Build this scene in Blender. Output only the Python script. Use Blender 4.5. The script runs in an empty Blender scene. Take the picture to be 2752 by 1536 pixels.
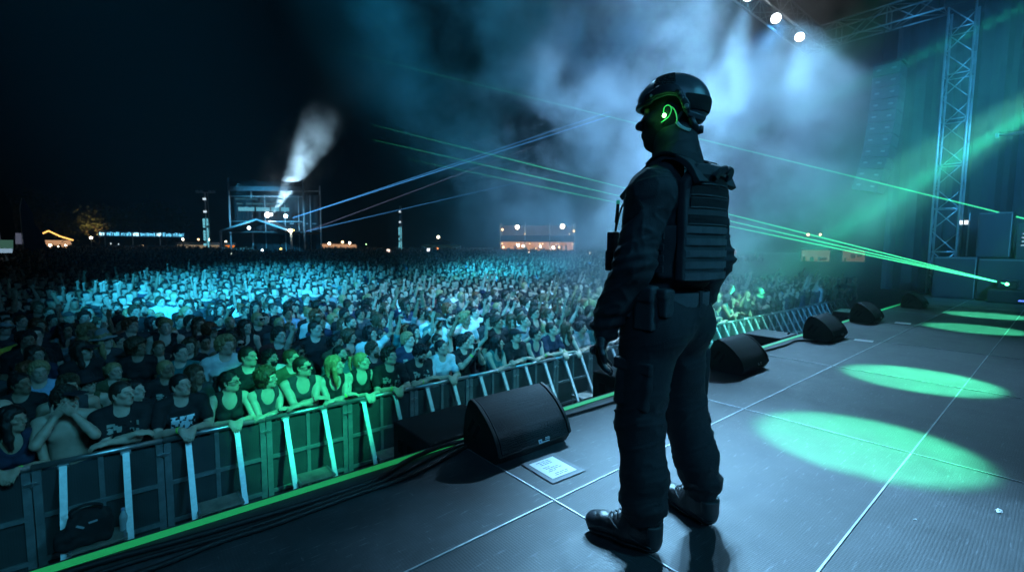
# Night concert seen from the stage: guard, barrier, crowd, smoke. All geometry and materials are made here.
import bpy, bmesh, math, random
import numpy as np
from mathutils import Matrix, Vector, Euler

random.seed(7)
RNG = np.random.default_rng(11)
SC = bpy.context.scene
COL = SC.collection
PI = math.pi
R = math.radians

# ------------------------------------------------------------------ scene graph helpers
def tag(o, label=None, cat=None, group=None, kind=None):
    if label: o['label'] = label
    if cat: o['category'] = cat
    if group: o['group'] = group
    if kind: o['kind'] = kind
    return o

def empty(name, loc=(0, 0, 0), rz=0.0):
    o = bpy.data.objects.new(name, None)
    COL.objects.link(o)
    o.location = loc
    o.rotation_euler = (0, 0, rz)
    o.empty_display_size = 0.2
    return o

def link(name, me, m=None, parent=None, smooth=False):
    o = bpy.data.objects.new(name, me)
    COL.objects.link(o)
    if m is not None:
        if not me.materials:
            me.materials.append(m)
    if parent is not None:
        o.parent = parent
    if smooth:
        me.polygons.foreach_set('use_smooth', [True] * len(me.polygons))
    return o

def children_of(o):
    return [c for c in o.children]

def copy_tree(o, parent=None):
    c = o.copy()
    COL.objects.link(c)
    if parent is not None:
        c.parent = parent
    for ch in children_of(o):
        copy_tree(ch, c)
    return c

def mesh_np(name, V, F):
    """V (n,3) floats, F (m,k) ints of one face size."""
    me = bpy.data.meshes.new(name)
    V = np.asarray(V, np.float32); F = np.asarray(F, np.int32)
    k = F.shape[1]
    me.vertices.add(len(V)); me.vertices.foreach_set('co', V.ravel())
    me.loops.add(F.size); me.loops.foreach_set('vertex_index', F.ravel())
    me.polygons.add(len(F))
    me.polygons.foreach_set('loop_start', np.arange(0, F.size, k, dtype=np.int32))
    me.polygons.foreach_set('loop_total', np.full(len(F), k, np.int32))
    me.update(calc_edges=True)
    return me

def smooth_all(me):
    me.polygons.foreach_set('use_smooth', np.ones(len(me.polygons), bool))

def set_colors(me, C, name='tint'):
    a = me.color_attributes.new(name, 'FLOAT_COLOR', 'POINT')
    C4 = np.ones((len(me.vertices), 4), np.float32)
    C4[:, :C.shape[1]] = C
    a.data.foreach_set('color', C4.ravel())

# ------------------------------------------------------------------ polygon builder
class MB:
    def __init__(s):
        s.v = []; s.f = []; s.mi = []; s.cur = 0
    def add(s, vs, fs):
        b = len(s.v)
        s.v += [tuple(v) for v in vs]
        s.f += [tuple(b + i for i in f) for f in fs]
        s.mi += [s.cur] * len(fs)
    def box(s, c, d, M=None):
        x, y, z = d[0] / 2, d[1] / 2, d[2] / 2
        vs = [Vector((sx * x, sy * y, sz * z)) for sz in (-1, 1) for sy in (-1, 1) for sx in (-1, 1)]
        if M is not None: vs = [M @ v for v in vs]
        c = Vector(c)
        s.add([v + c for v in vs], [(0, 2, 3, 1), (4, 5, 7, 6), (0, 1, 5, 4), (2, 6, 7, 3), (0, 4, 6, 2), (1, 3, 7, 5)])
    def bx(s, x0, x1, y0, y1, z0, z1):
        s.box(((x0 + x1) / 2, (y0 + y1) / 2, (z0 + z1) / 2), (x1 - x0, y1 - y0, z1 - z0))
    def rbox(s, c, d, r=0.01, M=None):
        """box with chamfered edges"""
        x, y, z = d[0] / 2, d[1] / 2, d[2] / 2
        r = min(r, x * .9, y * .9, z * .9)
        bm = bmesh.new()
        bmesh.ops.create_cube(bm, size=1)
        for v in bm.verts: v.co = Vector((v.co.x * 2 * x, v.co.y * 2 * y, v.co.z * 2 * z))
        bmesh.ops.bevel(bm, geom=bm.edges[:], offset=r, segments=2, affect='EDGES', profile=.5)
        s.bm(bm, Matrix.Translation(Vector(c)) @ (M.to_4x4() if M is not None else Matrix()))
    def bm(s, bm, M=None):
        bm.verts.index_update()
        s.add([(M @ v.co) if M is not None else v.co for v in bm.verts], [[v.index for v in f.verts] for f in bm.faces])
        bm.free()
    def tube(s, pts, r, n=8, cap=True):
        pts = [Vector(p) for p in pts]
        rr = r if isinstance(r, (list, tuple)) else [r] * len(pts)
        vs = []; fs = []
        up = Vector((0, 0, 1))
        prev = None
        for i, p in enumerate(pts):
            if i == 0: t = pts[1] - p
            elif i == len(pts) - 1: t = p - pts[i - 1]
            else: t = pts[i + 1] - pts[i - 1]
            t.normalize()
            if prev is None:
                a = t.cross(up)
                if a.length < 1e-3: a = t.cross(Vector((1, 0, 0)))
                a.normalize()
            else:
                a = prev - t * prev.dot(t)
                if a.length < 1e-5: a = t.cross(up)
                a.normalize()
            prev = a
            b = t.cross(a)
            for k in range(n):
                th = 2 * PI * k / n
                vs.append(p + (a * math.cos(th) + b * math.sin(th)) * rr[i])
        for i in range(len(pts) - 1):
            for k in range(n):
                k2 = (k + 1) % n
                fs.append((i * n + k, i * n + k2, (i + 1) * n + k2, (i + 1) * n + k))
        if cap:
            fs.append(tuple(range(n))[::-1])
            fs.append(tuple((len(pts) - 1) * n + k for k in range(n)))
        s.add(vs, fs)
    def bar(s, a, b, w, h, up=(0, 0, 1)):
        a = Vector(a); b = Vector(b); t = (b - a); L = t.length; t.normalize()
        u = Vector(up); x = t.cross(u)
        if x.length < 1e-4: x = t.cross(Vector((0, 1, 0)))
        x.normalize(); u = x.cross(t)
        M = Matrix((x, t, u)).transposed()
        s.box((a + b) / 2, (w, L, h), M)
    def prism(s, prof, x0, x1, axis='x'):
        """prof: 2D outline (counter-clockwise); extruded along axis"""
        n = len(prof)
        def m(t, p):
            if axis == 'x': return (t, p[0], p[1])
            if axis == 'y': return (p[0], t, p[1])
            return (p[0], p[1], t)
        vs = [m(x0, p) for p in prof] + [m(x1, p) for p in prof]
        fs = [tuple(range(n))[::-1], tuple(range(n, 2 * n))]
        fs += [(i, (i + 1) % n, n + (i + 1) % n, n + i) for i in range(n)]
        s.add(vs, fs)
    def lathe(s, prof, c=(0, 0, 0), n=24, M=None):
        c = Vector(c); vs = []; fs = []
        for r, z in prof:
            for k in range(n):
                th = 2 * PI * k / n
                v = Vector((r * math.cos(th), r * math.sin(th), z))
                vs.append((M @ v if M is not None else v) + c)
        for i in range(len(prof) - 1):
            for k in range(n):
                k2 = (k + 1) % n
                fs.append((i * n + k, i * n + k2, (i + 1) * n + k2, (i + 1) * n + k))
        s.add(vs, fs)
    def build(s, name, m=None, parent=None, smooth=False, bevel=0.0):
        me = bpy.data.meshes.new(name)
        me.from_pydata(s.v, [], s.f)
        ms = m if isinstance(m, (list, tuple)) else ([m] if m is not None else [])
        for x in ms: me.materials.append(x)
        if len(ms) > 1: me.polygons.foreach_set('material_index', s.mi)
        bm = bmesh.new(); bm.from_mesh(me)
        bmesh.ops.recalc_face_normals(bm, faces=bm.faces[:])
        if bevel > 0:
            bmesh.ops.remove_doubles(bm, verts=bm.verts[:], dist=1e-5)
            es = [e for e in bm.edges if len(e.link_faces) == 2 and e.calc_face_angle(0) > 0.5]
            bmesh.ops.bevel(bm, geom=es, offset=bevel, segments=2, affect='EDGES', profile=.5)
        bm.to_mesh(me); bm.free()
        me.update()
        if smooth:
            smooth_all(me)
        return link(name, me, None, parent)

# ------------------------------------------------------------------ materials
MATS = {}
def mat(name, color=(.5, .5, .5), rough=.6, metal=0.0, var=0.0, vscale=8.0, bump=0.0, bscale=60.0, spec=.5,
        emit=None, estr=0.0, objcol=False, tint=False, coat=0.0, sheen=0.0, wear=0.0):
    if name in MATS: return MATS[name]
    m = bpy.data.materials.new(name); m.use_nodes = True
    nt = m.node_tree; N = nt.nodes; L = nt.links
    b = N['Principled BSDF']
    b.inputs['Roughness'].default_value = rough
    b.inputs['Metallic'].default_value = metal
    b.inputs['Specular IOR Level'].default_value = spec
    b.inputs['Coat Weight'].default_value = coat
    b.inputs['Sheen Weight'].default_value = sheen
    b.inputs['Base Color'].default_value = (*color, 1)
    tc = N.new('ShaderNodeTexCoord')
    src = None
    if objcol:
        oi = N.new('ShaderNodeObjectInfo'); src = oi.outputs['Color']
    if tint:
        at = N.new('ShaderNodeVertexColor'); at.layer_name = 'tint'
        if src is None: src = at.outputs['Color']
        else:
            mx = N.new('ShaderNodeMix'); mx.data_type = 'RGBA'; mx.blend_type = 'MULTIPLY'
            mx.inputs['Factor'].default_value = 1
            L.new(src, mx.inputs['A']); L.new(at.outputs['Color'], mx.inputs['B']); src = mx.outputs['Result']
    if var > 0:
        nz = N.new('ShaderNodeTexNoise'); nz.inputs['Scale'].default_value = vscale; nz.inputs['Detail'].default_value = 6
        nz.inputs['Roughness'].default_value = .65
        L.new(tc.outputs['Object'], nz.inputs['Vector'])
        mr = N.new('ShaderNodeMapRange'); mr.inputs['From Min'].default_value = .3; mr.inputs['From Max'].default_value = .7
        mr.inputs['To Min'].default_value = 1 - var; mr.inputs['To Max'].default_value = 1 + var
        L.new(nz.outputs['Fac'], mr.inputs['Value'])
        mx = N.new('ShaderNodeMix'); mx.data_type = 'RGBA'; mx.blend_type = 'MULTIPLY'; mx.inputs['Factor'].default_value = 1
        if src is None: mx.inputs['A'].default_value = (*color, 1)
        else: L.new(src, mx.inputs['A'])
        L.new(mr.outputs['Result'], mx.inputs['B']); src = mx.outputs['Result']
        r2 = N.new('ShaderNodeMapRange'); r2.inputs['To Min'].default_value = max(.02, rough - .12); r2.inputs['To Max'].default_value = min(1, rough + .12)
        L.new(nz.outputs['Fac'], r2.inputs['Value']); L.new(r2.outputs['Result'], b.inputs['Roughness'])
    if src is not None: L.new(src, b.inputs['Base Color'])
    if bump > 0:
        nb = N.new('ShaderNodeTexNoise'); nb.inputs['Scale'].default_value = bscale; nb.inputs['Detail'].default_value = 4
        L.new(tc.outputs['Object'], nb.inputs['Vector'])
        bp = N.new('ShaderNodeBump'); bp.inputs['Strength'].default_value = bump; bp.inputs['Distance'].default_value = .01
        L.new(nb.outputs['Fac'], bp.inputs['Height']); L.new(bp.outputs['Normal'], b.inputs['Normal'])
    if emit is not None:
        b.inputs['Emission Color'].default_value = (*emit, 1); b.inputs['Emission Strength'].default_value = estr
    MATS[name] = m
    return m

def glow(name, color, strength):
    """a plain light-giving surface"""
    if name in MATS: return MATS[name]
    m = bpy.data.materials.new(name); m.use_nodes = True
    nt = m.node_tree; nt.nodes.clear()
    e = nt.nodes.new('ShaderNodeEmission'); e.inputs['Color'].default_value = (*color, 1); e.inputs['Strength'].default_value = strength
    o = nt.nodes.new('ShaderNodeOutputMaterial'); nt.links.new(e.outputs[0], o.inputs['Surface'])
    MATS[name] = m
    return m

# ------------------------------------------------------------------ distance-field modeller
def _ellf(c, r, Rm=None):
    c = np.array(c, np.float32); r = np.array(r, np.float32)
    def f(x, y, z):
        px, py, pz = x - c[0], y - c[1], z - c[2]
        if Rm is not None:
            q = [Rm[0][i] * px + Rm[1][i] * py + Rm[2][i] * pz for i in range(3)]
            px, py, pz = q
        a, b_, g = px / r[0], py / r[1], pz / r[2]
        k0 = np.sqrt(a * a + b_ * b_ + g * g)
        k1 = np.sqrt((a / r[0]) ** 2 + (b_ / r[1]) ** 2 + (g / r[2]) ** 2) + 1e-9
        return k0 * (k0 - 1) / k1
    m = float(max(r)) if Rm is not None else r
    return f, c - m, c + m

def _capf(a, b, ra, rb):
    a = np.array(a, np.float32); b = np.array(b, np.float32); d = b - a; dd = float(d @ d) + 1e-12
    def f(x, y, z):
        px, py, pz = x - a[0], y - a[1], z - a[2]
        t = np.clip((px * d[0] + py * d[1] + pz * d[2]) / dd, 0, 1)
        q = np.sqrt((px - d[0] * t) ** 2 + (py - d[1] * t) ** 2 + (pz - d[2] * t) ** 2)
        return q - (ra + (rb - ra) * t)
    m = max(ra, rb)
    return f, np.minimum(a, b) - m, np.maximum(a, b) + m

def _boxf(c, half, rad=0.0, Rm=None):
    c = np.array(c, np.float32); h = np.array(half, np.float32) - rad
    def f(x, y, z):
        p = [x - c[0], y - c[1], z - c[2]]
        if Rm is not None:
            p = [Rm[0][i] * p[0] + Rm[1][i] * p[1] + Rm[2][i] * p[2] for i in range(3)]
        q = [np.abs(p[i]) - h[i] for i in range(3)]
        o = np.sqrt(np.maximum(q[0], 0) ** 2 + np.maximum(q[1], 0) ** 2 + np.maximum(q[2], 0) ** 2)
        return o + np.minimum(np.maximum(q[0], np.maximum(q[1], q[2])), 0) - rad
    m = float(np.linalg.norm(half)) if Rm is not None else np.array(half, np.float32)
    return f, c - m, c + m

class Field:
    """prims are listed first, evaluated on a grid when meshed; every prim is (op, f, lo, hi, k)"""
    def __init__(s): s.p = []
    def ell(s, c, r, k=.02, op='u', Rm=None): s.p.append((op, *_ellf(c, r, Rm), k)); return s
    def cap(s, a, b, ra, rb=None, k=.02, op='u'): s.p.append((op, *_capf(a, b, ra, ra if rb is None else rb), k)); return s
    def box(s, c, half, rad=.01, k=.01, op='u', Rm=None): s.p.append((op, *_boxf(c, half, rad, Rm), k)); return s
    def chain(s, pts, rs, k=.02, op='u'):
        for i in range(len(pts) - 1): s.cap(pts[i], pts[i + 1], rs[i], rs[i + 1], k, op)
        return s
    def off(s, r): s.p.append(('o', r, None, None, 0)); return s
    def half(s, n, c, k=.004):
        """keep the side where n.p < c"""
        n = np.array(n, np.float32)
        s.p.append(('i', lambda x, y, z: n[0] * x + n[1] * y + n[2] * z - c, None, None, k)); return s
    def fn(s, f, lo, hi, k=.01, op='u'): s.p.append((op, f, np.array(lo), np.array(hi), k)); return s
    def noise(s, f): s.p.append(('n', f, None, None, 0)); return s
    def mesh(s, name, h, pad=.03):
        us = [p for p in s.p if p[0] == 'u']
        extra = sum(p[1] for p in s.p if p[0] == 'o')
        lo = np.min([p[2] for p in us], 0) - pad - max(extra, 0); hi = np.max([p[3] for p in us], 0) + pad + max(extra, 0)
        n = np.ceil((hi - lo) / h).astype(int) + 1
        ax = [(lo[i] + h * np.arange(n[i])).astype(np.float32) for i in range(3)]
        D = np.full(n, .5, np.float32)
        for op, f, l, u, k in s.p:
            if op == 'o': D -= f; continue
            if op == 'n':
                D += f(ax[0][:, None, None], ax[1][None, :, None], ax[2][None, None, :]); continue
            if l is None or op == 'i':
                sl = (slice(None),) * 3
            else:
                e = k + 4 * h + .02
                i0 = np.clip(np.floor((l - e - lo) / h).astype(int), 0, n); i1 = np.clip(np.ceil((u + e - lo) / h).astype(int) + 1, 0, n)
                sl = tuple(slice(i0[i], i1[i]) for i in range(3))
            d = f(ax[0][sl[0]][:, None, None], ax[1][sl[1]][None, :, None], ax[2][sl[2]][None, None, :])
            A = D[sl]
            if op == 'u':
                if k > 0:
                    hh = np.maximum(k - np.abs(A - d), 0) / k
                    D[sl] = np.minimum(A, d) - hh * hh * k * .25
                else: D[sl] = np.minimum(A, d)
            else:
                d = -d if op == 's' else d
                if k > 0:
                    hh = np.maximum(k - np.abs(A - d), 0) / k
                    D[sl] = np.maximum(A, d) + hh * hh * k * .25
                else: D[sl] = np.maximum(A, d)
        return nets(name, D, lo, h)

def nets(name, D, lo, h):
    s = D < 0
    n = np.array(D.shape)
    cnt = np.zeros(n - 1, np.int8)
    cs = [(i, j, k) for i in (0, 1) for j in (0, 1) for k in (0, 1)]
    def cor(A, c): return A[c[0]:n[0] - 1 + c[0], c[1]:n[1] - 1 + c[1], c[2]:n[2] - 1 + c[2]]
    for c in cs: cnt += cor(s, c)
    act = (cnt > 0) & (cnt < 8)
    I, J, K = np.nonzero(act)
    idx = np.full(n - 1, -1, np.int32); idx[I, J, K] = np.arange(len(I))
    dv = {c: D[I + c[0], J + c[1], K + c[2]] for c in cs}
    P = np.zeros((len(I), 3), np.float32); C = np.zeros(len(I), np.float32)
    for a in cs:
        for axis in range(3):
            if a[axis] == 0:
                b = list(a); b[axis] = 1; b = tuple(b)
                da, db = dv[a], dv[b]
                m = (da < 0) != (db < 0)
                t = np.where(m, da / np.where(np.abs(da - db) < 1e-9, 1e-9, da - db), 0)
                q = np.tile(np.array(a, np.float32), (len(I), 1)); q[:, axis] += t
                P += q * m[:, None]; C += m
    P /= C[:, None]
    V = (np.stack([I, J, K], 1) + P) * h + lo
    F = []
    for axis in range(3):
        o1, o2 = [(1, 2), (2, 0), (0, 1)][axis]
        A = [slice(None)] * 3; B = [slice(None)] * 3
        A[axis] = slice(0, n[axis] - 1); B[axis] = slice(1, n[axis])
        for q in (o1, o2):
            A[q] = slice(1, n[q] - 1); B[q] = slice(1, n[q] - 1)
        sa, sb = s[tuple(A)], s[tuple(B)]
        for flip, m in ((False, sa & ~sb), (True, ~sa & sb)):
            e = np.stack(np.nonzero(m), 1)
            if not len(e): continue
            e[:, o1] += 1; e[:, o2] += 1
            def g(d1, d2):
                w = e.copy(); w[:, o1] += d1; w[:, o2] += d2
                return idx[w[:, 0], w[:, 1], w[:, 2]]
            q = np.stack([g(-1, -1), g(0, -1), g(0, 0), g(-1, 0)], 1)
            F.append(q[:, ::-1] if flip else q)
    F = np.concatenate(F)
    F = F[(F >= 0).all(1)]
    me = mesh_np(name, V, F)
    smooth_all(me)
    return me

def coords(me):
    a = np.empty(len(me.vertices) * 3, np.float32); me.vertices.foreach_get('co', a); return a.reshape(-1, 3)

def normals(me):
    a = np.empty(len(me.vertices) * 3, np.float32); me.vertices.foreach_get('normal', a); return a.reshape(-1, 3)

def put(me, V):
    me.vertices.foreach_set('co', np.asarray(V, np.float32).ravel()); me.update()

_perm = RNG.random((32, 32, 32)).astype(np.float32)
def vnoise(P, s):
    """value noise, P (n,3), output about -1..1"""
    q = np.asarray(P) * s
    i = np.floor(q).astype(int); f = (q - i); f = f * f * (3 - 2 * f)
    out = 0
    for a in (0, 1):
        for b in (0, 1):
            for c in (0, 1):
                w = (f[:, 0] if a else 1 - f[:, 0]) * (f[:, 1] if b else 1 - f[:, 1]) * (f[:, 2] if c else 1 - f[:, 2])
                out = out + w * _perm[(i[:, 0] + a) % 32, (i[:, 1] + b) % 32, (i[:, 2] + c) % 32]
    return out * 2 - 1

def rough_up(me, amp, scale, stretch=(1, 1, 1), ridged=False):
    V = coords(me); Nn = normals(me)
    d = vnoise(V * np.array(stretch), scale)
    if ridged: d = 1 - 2 * np.abs(d)
    d = d + .5 * vnoise(V * np.array(stretch) + 7.3, scale * 2.1)
    put(me, V + Nn * (d * amp)[:, None])

def rot(rx=0, ry=0, rz=0):
    return Euler((R(rx), R(ry), R(rz)), 'XYZ').to_matrix()

def npm(M): return np.array([[M[i][j] for j in range(3)] for i in range(3)])
# ================================================================== CAMERA, WORLD
cam = bpy.data.cameras.new('camera'); co = bpy.data.objects.new('camera', cam); COL.objects.link(co)
cam.sensor_width = 36; cam.lens = 36 * 1250 / 2752; cam.clip_start = .05; cam.clip_end = 2000
yaw, pitch, roll = R(39.9), R(4.72), R(.38)
fw = Vector((math.sin(yaw) * math.cos(pitch), math.cos(yaw) * math.cos(pitch), -math.sin(pitch)))
rr = Vector((math.cos(yaw), -math.sin(yaw), 0)); uu = rr.cross(fw)
r2 = rr * math.cos(roll) + uu * math.sin(roll); u2 = -rr * math.sin(roll) + uu * math.cos(roll)
co.matrix_world = Matrix(((r2.x, u2.x, -fw.x, 0), (r2.y, u2.y, -fw.y, 0), (r2.z, u2.z, -fw.z, 1.19), (0, 0, 0, 1)))
cam.dof.use_dof = True; cam.dof.focus_distance = 2.0; cam.dof.aperture_fstop = 3.2
SC.camera = co
w = bpy.data.worlds.new('World'); SC.world = w; w.use_nodes = True
nt = w.node_tree; bgn = nt.nodes['Background']
sky = nt.nodes.new('ShaderNodeTexSky'); sky.sky_type = 'NISHITA'; sky.sun_disc = False
sky.sun_elevation = R(-6.5); sky.sun_rotation = R(60); sky.air_density = 1.0; sky.dust_density = .3; sky.ozone_density = 3
nt.links.new(sky.outputs[0], bgn.inputs['Color']); bgn.inputs['Strength'].default_value = .05
vs = SC.view_settings; vs.view_transform = 'Standard'; vs.look = 'None'; vs.exposure = 0; vs.gamma = 1
cy = SC.cycles
cy.use_denoising = True; cy.use_adaptive_sampling = True; cy.adaptive_threshold = .05; cy.adaptive_min_samples = 20; cy.denoiser = 'OPENIMAGEDENOISE'; cy.denoising_input_passes = 'RGB_ALBEDO_NORMAL'
cy.max_bounces = 4; cy.diffuse_bounces = 2; cy.glossy_bounces = 2; cy.transmission_bounces = 2; cy.volume_bounces = 0; cy.transparent_max_bounces = 24
cy.sample_clamp_indirect = 4; cy.sample_clamp_direct = 40; cy.use_light_tree = True; cy.caustics_reflective = False; cy.caustics_refractive = False
cy.volume_step_rate = 1.0; cy.volume_max_steps = 160
# ================================================================== SETTING
GZ = -1.97            # field level below the stage deck (deck is z = 0)
EDGE = 2.37           # stage front edge (y)

alu = mat('aluminium', (.55, .57, .58), .38, .9, var=.18, vscale=14, bump=.08, bscale=40)
alu_dull = mat('galvanised_steel', (.30, .32, .33), .5, .6, var=.25, vscale=10, bump=.1, bscale=30)
black_paint = mat('black_paint', (.016, .017, .018), .55, 0, var=.3, vscale=12, bump=.15, bscale=120)
black_steel = mat('black_steel', (.02, .021, .023), .45, .3, var=.3, vscale=9)
black_cloth = mat('black_drape', (.012, .013, .015), .9, 0, var=.3, vscale=5, bump=.3, bscale=20)
rubber = mat('rubber', (.012, .012, .013), .6, 0, var=.3, vscale=20)

def deck_material():
    m = bpy.data.materials.new('anti_slip_deck'); m.use_nodes = True
    nt = m.node_tree; N = nt.nodes; L = nt.links; b = N['Principled BSDF']
    tc = N.new('ShaderNodeTexCoord')
    def nz(scale, detail=5, rough=.6, stretch=None):
        n = N.new('ShaderNodeTexNoise'); n.inputs['Scale'].default_value = scale; n.inputs['Detail'].default_value = detail
        n.inputs['Roughness'].default_value = rough
        if stretch:
            mp = N.new('ShaderNodeMapping'); mp.inputs['Scale'].default_value = stretch; mp.inputs['Rotation'].default_value = (0, 0, .5)
            L.new(tc.outputs['Object'], mp.inputs['Vector']); L.new(mp.outputs[0], n.inputs['Vector'])
        else: L.new(tc.outputs['Object'], n.inputs['Vector'])
        return n
    def rng(src, a, b_, c, d):
        r = N.new('ShaderNodeMapRange'); r.inputs['From Min'].default_value = a; r.inputs['From Max'].default_value = b_
        r.inputs['To Min'].default_value = c; r.inputs['To Max'].default_value = d; L.new(src, r.inputs['Value']); return r.outputs[0]
    def mul(a, b_, op='MULTIPLY'):
        x = N.new('ShaderNodeMath'); x.operation = op
        L.new(a, x.inputs[0])
        if isinstance(b_, (int, float)): x.inputs[1].default_value = b_
        else: L.new(b_, x.inputs[1])
        return x.outputs[0]
    big = nz(.9, 6); med = nz(6, 7, .7); scuff = nz(7, 8, .75, (1, 9, 1)); scuff2 = nz(11, 6, .7, (7, 1.2, 1))
    # each panel (2 m x 1 m) has its own slight tone
    br = N.new('ShaderNodeTexBrick'); br.offset = 0; br.inputs['Scale'].default_value = 1
    br.inputs['Brick Width'].default_value = 2.0; br.inputs['Row Height'].default_value = .965; br.inputs['Mortar Size'].default_value = 0
    br.inputs['Color1'].default_value = (.8, .8, .8, 1); br.inputs['Color2'].default_value = (1.15, 1.15, 1.15, 1)
    mp = N.new('ShaderNodeMapping'); mp.inputs['Location'].default_value = (.49, .445, 0)
    L.new(tc.outputs['Object'], mp.inputs['Vector']); L.new(mp.outputs[0], br.inputs['Vector'])
    v = mul(rng(big.outputs['Fac'], .3, .7, .6, 1.4), rng(med.outputs['Fac'], .3, .7, .7, 1.3))
    v = mul(v, br.outputs['Color'])
    s1 = rng(scuff.outputs['Fac'], .58, .72, 0, 2.4); s2 = rng(scuff2.outputs['Fac'], .62, .74, 0, 2.0)
    v = mul(v, mul(mul(s1, s2, 'ADD'), 1.0, 'ADD'))
    cm = N.new('ShaderNodeMix'); cm.data_type = 'RGBA'; cm.blend_type = 'MULTIPLY'; cm.inputs['Factor'].default_value = 1
    cm.inputs['A'].default_value = (.056, .059, .064, 1); L.new(v, cm.inputs['B'])
    L.new(cm.outputs['Result'], b.inputs['Base Color'])
    L.new(rng(med.outputs['Fac'], .3, .7, .5, .7), b.inputs['Roughness']); b.inputs['Specular IOR Level'].default_value = .35
    # pressed anti-slip pattern: fine grid of studs
    ck = N.new('ShaderNodeTexVoronoi'); ck.inputs['Scale'].default_value = 85; ck.inputs['Randomness'].default_value = .12
    L.new(tc.outputs['Object'], ck.inputs['Vector'])
    h = mul(rng(ck.outputs['Distance'], .1, .6, 1, 0), mul(med.outputs['Fac'], .35), 'ADD')
    bp = N.new('ShaderNodeBump'); bp.inputs['Strength'].default_value = .2; bp.inputs['Distance'].default_value = .0025
    L.new(h, bp.inputs['Height']); L.new(bp.outputs['Normal'], b.inputs['Normal'])
    return m

m = MB(); m.bx(-9, 24, -7, EDGE, -.12, 0)
tag(m.build('stage_deck', deck_material()), kind='structure')
m = MB()
for x in (-8.49, -6.49, -4.49, -2.49, -.49, 1.513, 3.505, 5.525, 7.54, 9.55, 11.56, 13.57):
    m.bx(x - .004, x + .004, -7, 2.25, .0, .004)
for y in (1.485, .52, -.445, -1.41):
    xs = [-9, -8.49, -6.49, -4.49, -2.49, -.49, 1.513, 3.505, 5.525, 7.54, 9.55, 11.56, 13.57, 15.5]
    for a, b in zip(xs[:-1], xs[1:]):
        m.bx(a + .012, b - .012, y - .004, y + .004, .0, .004)
tag(m.build('deck_panel_line', mat('panel_edge', (.36, .38, .40), .45, .7, var=.35, vscale=9)), kind='structure')
m = MB(); m.bx(-9, 24, EDGE - .06, EDGE - .02, GZ, -.125)
tag(m.build('stage_front_wall', black_cloth), kind='structure')
def gz(x, y):
    """field level: flat by the stage, rising gently away from it"""
    return GZ + .0165 * np.maximum(np.hypot(x, y) - 22, 0)
gx, gy = np.meshgrid(np.linspace(-258, 258, 87), np.linspace(-58, 328, 66), indexing='ij')
Vg = np.stack([gx, gy, np.minimum(gz(gx, gy), GZ + 1.6)], -1).reshape(-1, 3)
ii = np.arange(86 * 65); a_ = (ii // 65) * 66 + ii % 65
tag(link('ground', mesh_np('ground', Vg, np.stack([a_, a_ + 66, a_ + 67, a_ + 1], 1)), mat('trodden_field', (.035, .034, .028), .9, 0, var=.5, vscale=1.5, bump=.6, bscale=7)), kind='structure')

# luminous edge strip along the stage lip
m = MB(); m.bx(-3, 15.2, 2.292, 2.342, .0045, .008)
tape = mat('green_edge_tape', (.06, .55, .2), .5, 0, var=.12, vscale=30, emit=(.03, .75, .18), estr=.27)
tag(m.build('edge_tape', tape), 'thin glowing green tape strip running along the stage lip', 'tape')

# ---- cables on the deck
def spline(pts, n=8):
    P = [Vector(p) for p in pts]; P = [P[0] * 2 - P[1]] + P + [P[-1] * 2 - P[-2]]
    out = []
    for i in range(1, len(P) - 2):
        for k in range(n):
            t = k / n
            a, b, c, d = P[i - 1], P[i], P[i + 1], P[i + 2]
            out.append(.5 * ((2 * b) + (c - a) * t + (2 * a - 5 * b + 4 * c - d) * t * t + (3 * b - a - 3 * c + d) * t ** 3))
    out.append(P[-2])
    return out
def cable(pts, r, label, mtl=rubber):
    m = MB(); m.tube(spline([(*p, r + .004) if len(p) == 2 else p for p in pts]), r, 8)
    return tag(m.build('cable', mtl, smooth=True), label, 'cable', 'cables lying along the stage lip')
cable([(-3, 2.2), (-.9, 2.21), (-.2, 2.235), (.15, 2.2), (.55, 2.172), (.86, 2.17), (1.0, 2.2), (1.12, 2.255), (1.25, 2.285, .02), (1.4, 2.3, .02), (1.6, 2.275)], .013, 'thick black cable that climbs onto the green tape before the big monitor')
cable([(-3, 2.06), (-.8, 2.05), (0, 2.07), (.23, 2.094), (.47, 2.086), (.75, 2.1), (1.02, 2.1), (1.15, 2.115), (1.33, 2.165), (1.6, 2.24)], .012, 'outermost black cable on bare deck curving to the back of the big monitor')
cable([(-3, 2.15), (-.7, 2.13), (-.1, 2.165), (.3, 2.13), (.7, 2.135), (1.0, 2.15), (1.2, 2.2), (1.4, 2.25), (1.6, 2.26)], .010, 'thin black cable lying between the two thick ones beside the tape')
cable([(2.0, 2.2), (2.3, 2.2), (2.55, 2.19), (2.9, 2.175), (3.6, 2.19), (4.5, 2.21)], .010, 'black cable along the tape behind the legs of the guard')
cable([(5.1, 2.25), (5.65, 2.2), (6.25, 2.18), (6.6, 2.2), (6.75, 2.1), (6.85, 2.02), (7.0, 2.09), (7.1, 2.2)], .012, 'black cable with a small loop at the side of the third floor monitor')

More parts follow.
